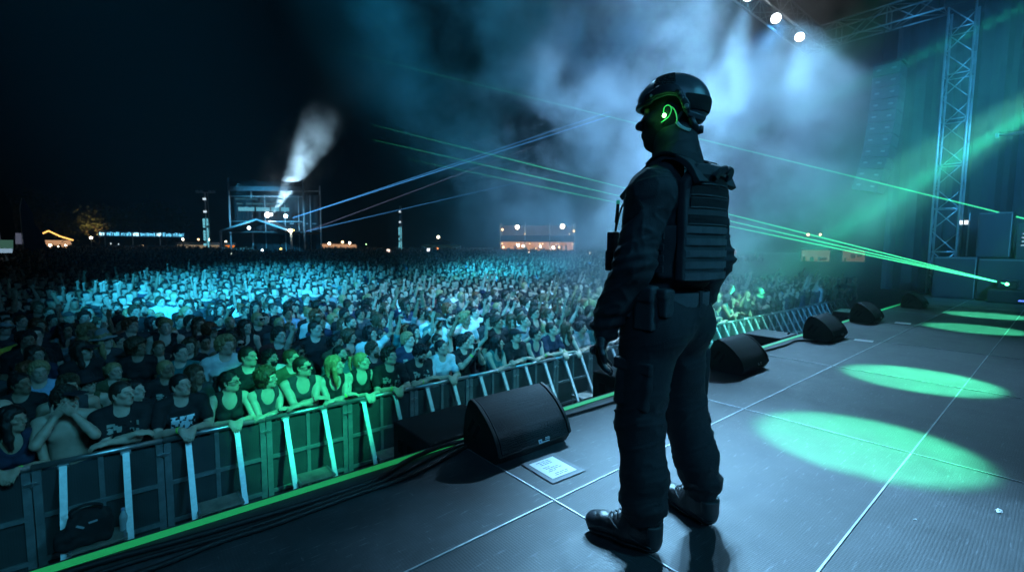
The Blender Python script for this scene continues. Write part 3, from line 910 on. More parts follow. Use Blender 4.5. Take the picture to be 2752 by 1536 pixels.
# drapes
def drape(x0, x1, z0, z1, y, amp, n=30, name='drape'):
    m = MB(); pr = []
    for i in range(n + 1):
        x = x0 + (x1 - x0) * i / n; pr.append((x, y + amp * math.sin(i * 1.9) + amp * .5 * math.sin(i * .77)))
    m.prism(pr + [(a, b + .06) for a, b in pr[::-1]], z0, z1, axis='z'); return m.build(name, drape_dark, FO)
drape(-hw, hw, 5.6, 11.3, 5.9, .15)
drape(-hw + .2, -2.6, 5.4, 10.3, .9, .25)
drape(-hw, hw, 0, 5.0, 6.2, .12)
m = MB(); m.bx(-hw, hw, 0, 6, 5.15, 5.35); m.build('upper_floor', mat('floor_board', (.1, .1, .1), .7), FO)
m = MB(); m.bx(-hw, hw, -1.2, 6, .4, .55); m.build('lower_floor', MATS['floor_board'], FO)
pk = (.15, -3.2, 6.9)
for sx in (-1, 1):
    ftube('gable_bar', [(sx * (hw - .5), -3.2, 5.25), pk], .14, mat('gable_white', (.6, .62, .64), .5))
    m = MB(); m.add([(sx * (hw - .5), -3.1, 5.2), (pk[0], -3.1, 6.85), (pk[0], 1, 6.85), (sx * (hw - .5), 1, 5.2)], [(0, 1, 2, 3)])
    s = m.build('tent_roof', drape_dark, FO); sd = s.modifiers.new('thick', 'SOLIDIFY'); sd.thickness = .05
for x, z, h in ((-3.2, .55, 1.1), (-1.2, .55, 1.5), (.8, .55, 1.3), (2.8, .55, 1.0)):
    m = MB(); m.rbox((x, .6, z + h / 2), (1.5, .9, h), .05); m.build('desk', mat('desk_dark', (.05, .055, .07), .6), FO)
for x, y, z, rr_, mt in ((.25, -.3, 7.75, .34, glow('tower_spot', (.85, .95, 1), 60)), (.78, -.3, 7.8, .17, MATS['tower_spot']), (-.9, -3.3, 5.7, .2, glow('tower_lamp', (.75, .92, 1), 14)),
                         (5.05, -3.4, 5.35, .24, glow('tower_warm', (1, .9, .6), 14)), (5.5, -3.4, 5.4, .12, glow('yellow_lamp', (1, .75, .2), 4)), (2.95, -.3, 7.6, .26, glow('tower_blue', (.5, .85, 1), 14)),
                         (-.9, .0, 2.5, .13, MATS['tower_lamp']), (1.9, .0, 2.7, .15, MATS['yellow_lamp']), (-3.6, .0, 2.1, .1, MATS['tower_lamp'])):
    bm = bmesh.new(); bmesh.ops.create_uvsphere(bm, u_segments=12, v_segments=8, radius=rr_); m = MB(); m.bm(bm, Matrix.Translation((x, y, z))); m.build('lamp', mt, FO, smooth=True)
for x, z, c, w_ in ((-2.2, 1.35, glow('screen_warm', (1, .6, .4), 1.2), .8), (-4, 1.1, glow('vest_green', (.4, 1, .2), .6), .3), (-4.1, 1.6, MATS['sign_cyan'], .2)):
    m = MB(); m.rbox((x, -.3, z), (w_, .1, .3), .03); m.build('screen', c, FO)
o = empty('white_cabinet', (11.6, 81.7, GZ)); o.rotation_euler = (0, 0, R(-39.9)); tag(o, 'pale flat sided cabin standing against the outer leg of the mixing tower', 'cabin')
m = MB(); m.rbox((0, 0, 1.2), (2.6, 2, 2.4), .05); m.build('walls', mat('pale_panel', (.5, .55, .57), .7), o); m = MB(); m.rbox((0, 0, 2.45), (2.75, 2.15, .12), .03); m.build('roof', alu_dull, o)

# ---- delay masts with lit speaker columns
def mast(x, y, h, sc, label, top):
    o = empty('delay_mast', (x, y, GZ)); o.rotation_euler = (0, 0, R(-39.9)); tag(o, label, 'speaker mast', 'slim masts with lit speaker columns')
    m = MB(); m.tube([(0, 0, 0), (0, 0, h)], .12 * sc, 8); m.tube([(.55 * sc, 0, 0), (.55 * sc, 0, h)], .05, 6); m.build('pole', tube_blue, o)
    if top:
        m = MB(); m.bar((-1.6, 0, h - .1), (2, 0, h - .1), .18, .18); m.build('head_bar', tube_blue, o)
        for xx in (-1.4, -.6, 1.0, 1.8):
            m = MB(); m.rbox((xx, -.1, h + .12), (.5, .3, .4), .06); m.build('floodlight', mat('pale_lamp', (.5, .6, .65), .4), o)
    lit = glow('mast_cyan', (.22, .78, .95), .75)
    r = random.Random(int(x * 10))
    z = 1.8
    while z < h * .62:
        d = r.uniform(.3, .6) * sc
        for xx, ww in ((-.3 * sc, .5), (.35 * sc, .35)):
            if r.random() < .85:
                m = MB(); m.rbox((xx, -.2, z + d / 2), (ww * sc * r.uniform(.7, 1), .1, d * .86), .03); m.build('lit_box', lit, o)
        z += d
    for zz in (h * .72, h * .9):
        m = MB(); m.rbox((0, -.2, zz), (.6 * sc, .12, .35), .05); m.build('lit_box', glow('mast_white', (.7, .9, 1), 1.1), o)
mast(12.7, 107.6, 13.4, 1.0, 'slim mast with a T shaped top and lit column, outside the mixing tower', True)
mast(41.5, 83.5, 11.0, .55, 'thin mast with few lit cyan boxes, between mixing tower and two storey bar', False)

# ---- tents, stalls, sign
def lampball(parent, x, y, z, r_, m_):
    bm = bmesh.new(); bmesh.ops.create_uvsphere(bm, u_segments=10, v_segments=6, radius=r_ * .72); m = MB(); m.bm(bm, Matrix.Translation((x, y, z))); return m.build('lamp', m_, parent, smooth=True)
def stall(name, x, y, w_, d, h, roof, label, cat, lamps, bulbs=None, front=warm_soft, rise=1.2, seed=1, base=0):
    a = math.atan2(x, y)
    o = empty(name, (x, y, GZ + base)); o.rotation_euler = (0, 0, -a); tag(o, label, cat)
    r = random.Random(seed)
    for sx in (-1, 1):
        m = MB(); m.tube([(sx * w_ / 2, 0, 0), (sx * w_ / 2, 0, h)], .07, 6); m.build('pole', tube_blue, o)
    m = MB(); m.bx(-w_ / 2, w_ / 2, d, d + .1, 0, h); m.build('back_wall', front, o)  # wall emits to stand for lamplight inside the stall
    m = MB(); m.bx(-w_ / 2, w_ / 2, 0, .3, 0, 1.1); m.build('counter', mat('stall_counter', (.2, .14, .1), .7), o)
    q = -w_ / 2 + .4
    while q < w_ / 2 - .4:                                   # shelves, bottles, customers' level clutter behind the counter
        ww = r.uniform(.25, .7); m = MB(); m.rbox((q, d * .6, r.uniform(1.2, h - .9)), (ww, .3, r.uniform(.3, 1.1)), .05); m.build('goods', mat('goods_%d' % r.randint(0, 3), [(.5, .2, .1), (.6, .5, .4), (.2, .1, .1), (.5, .35, .15)][r.randint(0, 3)], .6), o); q += ww + r.uniform(.1, .8)
    if roof == 'gable':
        pr = [(-w_ / 2 - .3, h), (-w_ / 4, h + rise * .42), (0, h + rise), (w_ / 4, h + rise * .42), (w_ / 2 + .3, h)]
        m = MB(); m.prism(pr + [(a_, b - .12) for a_, b in pr[::-1]], -.2, d, axis='y'); m.build('roof', mat('tent_roof_dark', (.12, .1, .08), .8), o)
        if bulbs:
            for i in range(len(pr) - 1):
                m = MB()
                A, B = Vector((pr[i][0], -.25, pr[i][1] + .02)), Vector((pr[i + 1][0], -.25, pr[i + 1][1] + .02))
                for k in range(14):
                    bm = bmesh.new(); bmesh.ops.create_icosphere(bm, subdivisions=1, radius=.13); m.bm(bm, Matrix.Translation(A.lerp(B, (k + .5) / 14)))
                m.build('bulb_string', bulbs, o)
    elif roof == 'flat':
        m = MB(); m.bx(-w_ / 2 - .2, w_ / 2 + .2, -.3, d + .2, h, h + .2); m.build('roof', mat('stall_roof', (.3, .26, .22), .8), o)
        m = MB(); m.bx(-w_ / 2 - .2, w_ / 2 + .2, -.36, -.3, h - .35, h + .15); m.build('fascia', canvas, o)
    for lx, lz, lr, lm in lamps: lampball(o, lx, -.2, lz, lr, lm)
    return o
stall('marquee', -10.8, 127, 6.2, 3, 4.0, 'gable', 'open marquee with its curved roof edge outlined by orange bulbs', 'tent', [(-1.8, 2.9, .22, warm_white), (.1, 3.0, .3, warm_white), (1.3, 2.8, .2, warm_white), (2.3, 3.0, .22, warm_white)], bulbs=glow('orange_bulb', (1, .5, .12), 2.6), rise=1.75)
for x, y, w_, lab in ((-17.2, 124.5, 3.6, 'lit stall with a pale lilac sign panel at the very edge of the field'), (-12.6 - 1.5, 124.8, 2.7, 'lit stall with a pale lilac sign panel beside the bulb outlined marquee')):
    o = stall('food_stall', x, y, w_, 2, 3.0, 'flat', lab, 'stall', [(-w_ * .3, 2.4, .16, warm_white), (w_ * .3, 2.4, .16, warm)], seed=int(w_ * 10))
    m = MB(); m.rbox((0, -.4, 4.2), (w_, .12, 2.0), .03); m.build('sign_panel', glow('sign_lilac', (.5, .55, .8), .16), o)
stall('food_stall', -5.9, 126, 3.2, 2, 2.6, 'flat', 'dim stall just past the bulb outlined marquee', 'stall', [(.9, 2.0, .15, warm)], front=glow('stall_dim', (1, .4, .25), .12), seed=4)
stall('food_stall', -1.9, 124, 3.8, 2, 2.7, 'flat', 'dim orange stall under the lit tree', 'stall', [(.6, 2.2, .14, warm)], front=glow('stall_amber', (1, .38, .08), .1), seed=5)
stall('food_stall', 2.2, 121, 3.4, 2, 2.8, 'flat', 'small stall glowing magenta between the lit tree and the blue sign', 'stall', [(-1.4, 2.2, .25, glow('pale_bulb', (.8, .9, 1), 1.5)), (-.3, 2.1, .16, glow('magenta_bulb', (1, .05, .4), 3))], front=glow('stall_magenta', (1, .04, .3), .16), seed=6)
# long blue sign
o = empty('roof_sign', (3.6, 115, GZ)); o.rotation_euler = (0, 0, R(-1.8)); tag(o, 'long raised sign of small lit blue letters over dark stalls', 'sign')
m = MB(); m.bx(-6.9, 6.9, .1, .25, 4.6, 5.8); m.build('backing', mat('sign_backing', (.02, .05, .09), .6), o)
r = random.Random(9); x = -6.7; lb = glow('sign_letter', (.16, .68, 1), 1.5); lh = glow('sign_letter_hot', (.5, .88, 1), 2.4)
for gl in (3, 7, 6, 4, 9, 3, 6, 8):
    m = MB()
    for q in range(gl):                     # each lit character is a small broken block: too far off to be read
        w_ = r.uniform(.13, .24); h_ = r.uniform(.45, .7)
        m.bx(x, x + w_ * .4, -.1, .08, 4.9, 4.9 + h_); m.bx(x, x + w_, -.1, .08, 4.9 + h_ * r.choice([0, .45, .8]), 4.9 + h_ * r.choice([.95, 1.0])); x += w_ + .06
    m.build('lettering', lh if gl in (3, 4) else lb, o); x += .22
    if x > 6.4: break
for x in (-6, -2, 2.2, 6):
    m = MB(); m.tube([(x, .3, 0), (x, .3, 4.8)], .08, 6); m.build('post', tube_blue, o)
m = MB(); m.bx(-6.8, 6.8, .2, 2.2, 2.9, 3.1); m.build('shelf_roof', mat('blue_grey_roof', (.2, .26, .33), .6), o)
for x, z in ((-5.2, 3.4), (-4.1, 3.3), (2.9, 2.6)): lampball(o, x, -.1, z, .16, MATS['mast_white'])
lampball(o, -.5, -.1, 3.0, .12, warm)
stall('food_stall', 12.2, 116, 7.4, 2, 3.6, 'flat', 'long lit stall under two globe lamps before the mast with the T shaped top', 'stall', [(-2.6, 4.4, .3, warm_white), (0, 4.4, .26, warm), (1.8, 4.4, .28, warm_white)], front=glow('stall_cream', (1, .75, .45), .25), seed=7)
stall('food_stall', 17.2, 112, 1.8, 1.6, 3.6, 'flat', 'small bright orange kiosk tucked behind the leg of the mixing tower', 'stall', [(-.7, 4.0, .2, warm_white)], front=glow('stall_orange', (1, .25, .03), .9), seed=8)
stall('bar_tent', 31.6, 91.6, 8.3, 3, 3.6, 'gable', 'warm lit bar tent with a low roof just past the mixing tower', 'tent', [(-2.4, 4.05, .26, warm_white), (-.9, 3.7, .3, warm_white), (1.5, 4.0, .34, warm), (2.8, 3.8, .28, warm_white), (-3.8, 3.2, .24, warm)], rise=.5, seed=11)
stall('food_stall', 27.6, 95.5, 2.0, 2, 3.8, 'flat', 'little stall squeezed between mixing tower and warm bar tent', 'stall', [(.2, 3.9, .24, glow('pale_green_bulb', (.8, 1, .85), 5)), (-.3, 2.4, .2, warm)], front=glow('stall_dark', (1, .5, .3), .05), seed=12)
stall('food_stall', 36.8, 90, 2.6, 2, 2.6, 'flat', 'dark stall with tiny green and yellow bulbs', 'stall', [(-.6, 2.3, .12, glow('green_bulb', (.5, 1, .4), 5)), (.5, 2.4, .14, warm), (.5, 3.6, .14, MATS['green_bulb'])], front=glow('stall_black', (1, .6, .3), .01), seed=13)
stall('parasol_bar', 48.3, 79.5, 7.5, 3, 3.6, 'gable', 'dim tent with a single bright lamp on its ridge', 'tent', [(-.6, 5.1, .34, warm_white), (-.8, 2.8, .3, glow('stall_red', (1, .3, .1), 4))], front=glow('stall_dim2', (.3, .7, .6), .02), rise=1.1, seed=14)
stall('food_stall', 55.5, 76, 4.2, 2, 2.9, 'flat', 'small warm stall next to the two storey bar', 'stall', [(1.2, 2.5, .16, warm_white)], front=glow('stall_rose', (1, .5, .35), .3), seed=15)
# two storey bar
a = math.atan2(61.9, 66.45)
o = empty('two_storey_bar', (61.9, 66.45, GZ)); o.rotation_euler = (0, 0, -a); tag(o, 'two storey scaffold bar with glowing counter and two floodlights on the upper deck', 'bar')
bw = 7.2
for x in (-bw, -bw / 3, bw / 3, bw):
    for y in (0, 4):
        m = MB(); m.tube([(x, y, 0), (x, y, 7.9)], .1, 6); m.build('upright', tube_blue, o)
m = MB(); m.bx(-bw, bw, -.1, 4.2, 4.3, 4.6); m.build('upper_deck', mat('bar_deck', (.12, .09, .07), .7), o)
m = MB(); m.bx(-bw, bw, 4, 4.1, 4.6, 7.6); m.build('upper_wall', glow('bar_upper', (.75, .5, .45), .10), o)  # emits to stand for lamplight on the upper deck
m = MB(); m.bx(-bw, bw, 3.6, 3.8, 0, 4.3); m.build('lower_wall', glow('bar_glow', (1, .45, .18), .75), o)  # emits to stand for the lamplit bar below
m = MB(); m.bx(-bw, bw, -.06, 0, 4.65, 5.5); m.build('railing', mat('bar_rail', (.16, .11, .1), .6), o)
r = random.Random(2); x = -bw + .3
while x < bw - .3:
    w_ = r.uniform(.2, .8); m = MB(); m.rbox((x, 1.5 + r.random(), r.uniform(1.6, 3.2)), (w_, .3, r.uniform(.4, 1.6)), .06); m.build('goods', MATS['goods_%d' % r.choice([0, 1, 2, 3])], o); x += w_ + r.uniform(.2, .6)
for x, z, r_, m_ in ((-bw + 3.3, 7.1, .55, warm_white), (bw - 2.4, 7.3, .62, warm_white), (-bw + .4, 6.6, .3, warm), (bw - .2, 6.4, .28, warm), (-3.7, 3.6, .36, warm_white), (-2.8, 3.5, .26, warm_white), (.6, 3.4, .3, warm_white), (3.1, 3.2, .34, warm_white), (4.2, 3.3, .24, warm), (-6.6, 3.2, .3, warm)):
    lampball(o, x, -.2, z, r_, m_)
for k in range(22):
    lampball(o, -bw + .5 + k * (2 * bw - 1) / 21 + r.uniform(-.2, .2), -.15 - r.random() * .2, r.choice([2.5, 3.9, 3.9, 3.0, 5.8]), r.uniform(.08, .17), r.choice([warm, warm, warm_white]))
# far side tents past the guard
for x, y, w_, lab, fr, lm in ((77.5, 44, 5.5, 'red lit stall seen past the back of the guard', glow('stall_red_dim', (1, .16, .12), .5), [(-2, 4.6, .3, glow('red_bulb', (1, .2, .1), 4)), (2.2, 3.4, .25, warm_white)]),
                          (80.5, 39, 4.5, 'second red lit stall past the back of the guard, nearer the tower', MATS['stall_red_dim'], [(0, 4.4, .34, warm)]),
                          (88, 27, 4.0, 'amber stall dimly seen through smoke near the tower', glow('stall_smoke', (1, .6, .4), .15), [(-1.2, 5.6, .3, warm), (0.5, 5.6, .26, warm)]),
                          (91, 22.5, 3.0, 'small amber stall dimly seen through smoke beside the tower legs', MATS['stall_smoke'], [(.2, 3.3, .24, warm)])):
    stall('food_stall', x, y, w_, 2, 3.4, 'flat', lab, 'stall', lm, front=fr, seed=int(x))
# feather flags and a lit bin post
for x, y, h, lab, c in ((-9.6, 70.5, 9.2, 'tall dark feather flag by the stalls at the field edge', (.05, .05, .05)), (-8.4, 74, 8.2, 'tall blue feather flag beside the dark one', (.06, .09, .22)), (-7.8, 75.5, 5.4, 'short blue feather flag, third of the flags', (.05, .07, .18))):
    o = empty('feather_flag', (x, y, GZ)); o.rotation_euler = (0, 0, R(6)); tag(o, lab, 'flag')
    m = MB(); m.tube([(0, 0, 0), (0, 0, h * .85), (.2, 0, h)], .04, 6); m.build('pole', tube_blue, o)
    pr = [(.05, 1.8), (1.0, 1.9), (1.15, h * .5), (.95, h * .8), (.35, h), (.05, h * .9)]
    m = MB(); m.prism(pr, -.02, .02, axis='y'); m.build('sail', mat('flag_%s' % int(h), c, .8, 0, var=.2, vscale=1), o)
o = empty('lantern_post', (-6.3, 48, GZ + .35)); tag(o, 'small upright lantern, white at the foot and green above, over the heads', 'lantern')
m = MB(); m.tube([(0, 0, 0), (0, 0, 2.0)], .05, 6); m.build('pole', tube_blue, o)
m = MB(); m.prism([(-.33, 2.5), (.33, 2.5), (.37, 3.1), (-.37, 3.1)], -.3, .3, axis='y'); m.build('shade', glow('lantern_green', (.3, .8, .6), .12), o)
m = MB(); m.prism([(-.28, 2.2), (.28, 2.2), (.31, 2.5), (-.31, 2.5)], -.3, .3, axis='y'); m.build('base_light', glow('lantern_white', (.5, .75, 1), .45), o)

# ---- trees behind the stalls
bark = mat('bark', (.09, .065, .045), .9, 0, var=.3, vscale=6, bump=.5, bscale=12)
leafm = mat('leaves', (.07, .085, .03), .7, 0, var=.4, vscale=1.5)
leafd = mat('leaves_dark', (.03, .045, .02), .8, 0, var=.4, vscale=1.5)
def tree(x, y, h, sp, label, seed, lm, nleaf=2600):
    r = np.random.default_rng(seed)
    o = empty('tree', (x, y, GZ)); tag(o, label, 'tree', 'trees behind the stalls')
    m = MB(); tips = []
    def limb(p, d, L, r0, dep):
        pts = [p]; q = p.copy()
        for k in range(4):
            d = (d + Vector(r.normal(0, .16, 3)) + Vector((0, 0, .06))).normalized(); q = q + d * L / 4; pts.append(q)
        m.tube(pts, [r0 * (1 - .14 * k) for k in range(5)], 6)
        if dep == 0 or r0 < .05: tips.append(q); return
        for k in range(3 if dep > 1 else 4):
            a = r.uniform(0, 2 * PI); nd = (d * .7 + Vector((math.cos(a), math.sin(a), .25)) * .75).normalized()
            limb(pts[-1] if k else pts[-2], nd, L * r.uniform(.55, .8), r0 * .58, dep - 1)
    limb(Vector((0, 0, 0)), Vector((.05, 0, 1)), h * .36, h * .03, 3)
    m.build('trunk', bark, o, smooth=True)
    T = np.array([t[:] for t in tips])
    c = T[r.integers(0, len(T), nleaf)] + r.normal(0, 1, (nleaf, 3)) * np.array([sp, sp, sp * .7]) * .2
    V = np.zeros((nleaf, 4, 3)); a = r.normal(0, 1, (nleaf, 3)); a /= np.linalg.norm(a, axis=1)[:, None]; b = np.cross(a, r.normal(0, 1, (nleaf, 3))); b /= np.linalg.norm(b, axis=1)[:, None]
    s = r.uniform(.12, .34, nleaf)[:, None] * h / 11
    V[:, 0] = c - a * s; V[:, 1] = c + b * s * .6; V[:, 2] = c + a * s; V[:, 3] = c - b * s * .6
    me = mesh_np('crown', V.reshape(-1, 3), np.arange(nleaf * 4).reshape(-1, 4)); link('crown', me, lm, o)
tree(-4.2, 129, 12.5, 7, 'tree lit amber from below by a lamp at its foot', 3, leafm)
tree(-12.5, 139, 15, 9, 'dark tree behind the bulb outlined marquee', 4, leafd)
tree(-20, 133, 14, 9, 'dark tree at the edge of the field behind the lilac signs', 5, leafd)
tree(2.5, 142, 15, 9, 'dark tree behind the long blue sign, nearest the amber tree', 6, leafd)
tree(9, 138, 13, 8, 'dark tree behind the far half of the long blue sign', 8, leafd)
o = empty('path_lamp', (-4.55, 122, GZ)); tag(o, 'round white lamp shining at the foot of the amber tree', 'lamp'); m = MB(); m.tube([(0, 0, 0), (0, 0, 4.3)], .06, 6); m.build('pole', tube_blue, o); lampball(o, 0, 0, 4.5, .3, warm_white)
# scattered lit phone screens and lamps over the far crowd
for k, (x, y, z, c, s, lab) in enumerate([(29.4, 63, .62, (.8, .6, .5), .42, 'small lit pinkish screen held over the far crowd near the warm bar tent'), (35.4, 62, .75, (.75, .85, 1), .42, 'small lit white screen over the far crowd under the thin mast'),
                                       (53, 45.4, .45, (1, .8, .6), .28, 'small warm lamp over the far crowd past the two storey bar'), (44.2, 49.2, .5, (1, .7, .5), .22, 'tiny warm lamp over the far crowd before the two storey bar'), (9.4, 61, .2, (.8, 1, .8), .3, 'tiny pale lamp over the crowd before the mixing tower')]):
    m = MB(); m.rbox((0, 0, 0), (s, .05, s), .01); ob = m.build('held_light', glow('held_%d' % k, c, 2.5)); ob.location = (x, y, z); ob.rotation_euler = (0, 0, -math.atan2(x, y)); tag(ob, lab, 'light')
# ================================================================== PEOPLE: shared anatomy
def V3(*a): return np.array(a, np.float32)
def unit(v): v = np.asarray(v, np.float32); return v / (np.linalg.norm(v) + 1e-9)

def add_head(F, M, c, sc=1.0, fem=False, ears=True, fine=True):
    """head in local axes (face +y), M 3x3 local->body, c centre"""
    c = V3(*c)
    def P(x, y, z): return c + M @ (V3(x, y, z) * sc)
    def E(p, r, k, op='u', Rl=None): F.ell(P(*p), np.array(r) * sc, k * sc, op, M if Rl is None else M @ Rl)
    j = .92 if fem else 1.0
    E((0, -.014, .030), (.075, .094, .087), .01)
    E((0, .022, -.045), (.056 * j, .064, .074), .03)
    E((0, .060, -.095), (.024 * j, .022, .020), .035)
    E((.048 * j, -.005, -.065), (.018, .03, .025), .03); E((-.048 * j, -.005, -.065), (.018, .03, .025), .03)
    for s in (-1, 1): E((s * .043, .06, -.018), (.018, .02, .016), .025)
    F.cap(P(-.036, .083, .020), P(.036, .083, .020), .010 * sc, None, .022 * sc)
    for s in (-1, 1): E((s * .031, .103, -.001), (.016, .0145, .011), .014, 's')
    for s in (-1, 1): E((s * .031, .078, -.002), (.0125, .0125, .0115), .003)
    F.cap(P(0, .088, .012), P(0, .112, -.028), .0075 * sc, .0115 * sc, .014 * sc)
    for s in (-1, 1): E((s * .012, .1, -.034), (.0085, .010, .007), .008)
    F.cap(P(-.017, .086, -.058), P(.017, .086, -.058), .0075 * sc, None, .008 * sc)
    F.cap(P(-.014, .086, -.069), P(.014, .086, -.069), .0085 * sc, None, .008 * sc)
    if fine: F.cap(P(-.02, .098, -.0635), P(.02, .098, -.0635), .0022 * sc, None, .005 * sc, 's')
    if ears:
        for s in (-1, 1):
            Re = npm(rot(0, s * 8, -s * 24))
            E((s * .078, -.012, -.012), (.010, .021, .033), .012, 'u', Re)
            E((s * .085, -.006, -.008), (.006, .010, .018), .006, 's', Re)

def hand(F, w, d, n, ts, curl=(.25, .45, .35), sc=1.0, r=.0088, spread=.06, fingers=None, thumb=.5):
    """w wrist, d hand direction, n palm normal, ts +-1 thumb side; fingers: per-finger curl multipliers"""
    w = V3(*w); d = unit(d); n = np.asarray(n, np.float32); n = unit(n - d * (n @ d)); s = np.cross(d, n) * ts
    Rm = np.stack([s, d, n], 1)
    F.ell(w + d * .048 * sc, np.array((.040, .056, .019)) * sc, .012, 'u', Rm)
    fm = fingers or (1, 1, 1, 1)
    for i, (o, L) in enumerate(((.029, .073), (.010, .083), (-.009, .078), (-.027, .062))):
        b = w + d * .088 * sc + s * o * sc - d * abs(o) * .2 * sc
        a = 0; p = b; q0 = b - d * .02 * sc
        F.cap(q0, b, r * 1.15 * sc, r * 1.05 * sc, .006)
        for k, f in enumerate((.45, .31, .24)):
            a += curl[k] * fm[i]
            e = unit(d * math.cos(a) + n * math.sin(a) + s * (o * spread / .03) * (1 if k == 0 else .5))
            q = p + e * L * f * sc
            F.cap(p, q, r * (1.03 - .09 * k) * sc, r * (.95 - .09 * k) * sc, .004); p = q
    b = w + d * .022 * sc + s * .030 * sc
    e = unit(s * .72 + d * .65 + n * .25); p = b + e * .038 * sc; F.cap(b, p, r * 1.4 * sc, r * 1.15 * sc, .012)
    e = unit(s * (.45 - thumb * .5) + d * .85 + n * thumb); q = p + e * .03 * sc; F.cap(p, q, r * 1.12 * sc, r * .98 * sc, .004)
    e = unit(s * (.2 - thumb * .5) + d * .8 + n * thumb); F.cap(q, q + e * .024 * sc, r * 1.0 * sc, r * .85 * sc, .004)

def limb(F, pts, rs, k=.02):
    for i in range(len(pts) - 1): F.cap(pts[i], pts[i + 1], rs[i], rs[i + 1], k)

# ================================================================== THE GUARD
fab = mat('black_ripstop', (.0115, .013, .016), .78, 0, var=.25, vscale=9, bump=.25, bscale=260)
fab_t = mat('black_trouser_cloth', (.012, .013, .016), .82, 0, var=.25, vscale=8, bump=.25, bscale=240)
nylon = mat('black_nylon', (.026, .029, .032), .7, 0, var=.2, vscale=12, bump=.3, bscale=320)
webm = mat('grey_webbing', (.062, .068, .072), .75, 0, var=.15, vscale=30, bump=.3, bscale=400)
velcro = mat('velcro', (.008, .009, .010), .95, 0, var=.4, vscale=150, bump=1.0, bscale=420)
hel_m = mat('helmet_shell', (.06, .07, .08), .32, 0, var=.12, vscale=30, bump=.12, bscale=420)
hel_r = mat('helmet_plastic', (.02, .023, .026), .45, 0, var=.2, vscale=25)
band_m = mat('helmet_rim', (.07, .085, .095), .5)
leather = mat('black_leather', (.014, .015, .017), .42, 0, var=.3, vscale=25, bump=.2, bscale=90)
sole_m = mat('boot_sole', (.012, .012, .013), .6, 0, var=.3, vscale=15)
skin_g = mat('guard_skin', (.38, .24, .18), .5, 0, var=.08, vscale=14)
lace_m = mat('lace', (.05, .052, .055), .7)

G = empty('person', (1.70, 1.06, .004), R(0))
tag(G, 'security guard in black helmet and plate vest standing on the deck, back to the camera', 'person')
HY = 24
HM = npm(rot(3, 0, HY)); HC = (0.008, .002, 1.708); HS = 1.07
sL, eL, wL = (-.186, -.048, 1.388), (-.246, -.026, 1.128), (-.256, .084, .895)
sR, eR, wR = (.192, -.065, 1.388), (.246, -.085, 1.135), (.262, .005, .90)
hipL, kneL, ankL = (-.098, -.01, .93), (-.130, .008, .5), (-.170, -.05, .11)
hipR, kneR, ankR = (.098, 0, .93), (.150, -.02, .5), (.188, -.10, .11)
def torso(F, g=0.0):
    F.ell((0, -.038, 1.265), (.175 + g, .122 + g, .215 + g), .03)
    F.ell((0, -.022, 1.08), (.152 + g, .115 + g, .17), .05)
    F.ell((0, -.01, .93), (.170 + g, .128 + g, .13), .05)
    F.cap((-.14, -.055, 1.395), (.14, -.055, 1.395), .060 + g, None, .05)
    for s in (-1, 1): F.cap((s * .035, -.045, 1.528), (s * .16, -.055, 1.402), .048 + g, .048 + g, .05)
# body
F = Field(); torso(F, -.012)
F.cap((0, -.035, 1.45), (0, -.012, 1.64), .062, .058, .03)
add_head(F, HM, HC, HS)
for s_, e_, w_ in ((sL, eL, wL), (sR, eR, wR)): limb(F, (s_, e_, w_), (.06, .045, .03), .03)
for h_, k_, a_ in ((hipL, kneL, ankL), (hipR, kneR, ankR)): limb(F, (h_, k_, a_), (.088, .06, .04), .03)
hdL = ((-.258, .100, .866), (-.02, .10, -1), (.45, -.9, -.1)); hdR = ((.263, .018, .872), (.02, .1, -1), (-.5, -.85, 0))
hand(F, *hdL, 1 if True else -1); hand(F, *hdR, -1)
link('body', F.mesh('body', .007), skin_g, G)
# balaclava
F = Field(); add_head(F, HM, HC, HS, fine=False)
F.cap((0, -.02, 1.50), (0, -.008, 1.64), .064, .060, .03); F.off(.0045)
hp = lambda x, y, z: tuple(V3(*HC) + HM @ (V3(x, y, z) * HS))
F.box(hp(0, .11, .008), (.055, .05, .018), .012, .008, 's', HM)
link('balaclava', F.mesh('balaclava', .005), mat('balaclava_knit', (.008, .009, .010), .9, 0, var=.2, vscale=60, bump=.4, bscale=300), G)
# helmet -------------------------------------------------------------
def lerp_pts(xs, ys):
    xs = np.array(xs, np.float32); ys = np.array(ys, np.float32)
    return lambda v: np.interp(v, xs, ys).astype(np.float32)
rim = lerp_pts([-.16, -.10, -.075, -.058, -.045, -.03, .0, .03, .075, .115, .14], [-.028, -.024, -.018, .0, .035, .052, .056, .050, .036, .034, .034])
HEL = Matrix.Identity(4)
hm3 = rot(3, 0, HY)
HEL = Matrix.Translation(Vector(HC)) @ hm3.to_4x4()
hc, hr = (0, -.006, .046), (.112, .139, .119)
def hel(name, h, off, clips, m_, parent, inner=.012):
    F = Field(); F.ell(hc, tuple(np.array(hr) + off), 0)
    F.ell(hc, tuple(np.array(hr) - inner), 0, 's')
    for f in clips: F.p.append(('i', f, None, None, .003))
    o = link(name, F.mesh(name, h), m_, parent)
    return o
H = hel('helmet', .0038, 0, [lambda x, y, z: rim(y) - z + 0 * x], hel_m, G)
H.matrix_local = HEL
hel('brim', .0038, .006, [lambda x, y, z: rim(y) - .006 - z + 0 * x, lambda x, y, z: z - rim(y) - .010 + 0 * x, lambda x, y, z: .055 - y + 0 * x + 0 * z], hel_r, H)
hel('rim_band', .0038, .004, [lambda x, y, z: rim(y) - .002 - z + 0 * x, lambda x, y, z: z - rim(y) - .020 + 0 * x, lambda x, y, z: y + .068 + 0 * x + 0 * z], band_m, H)
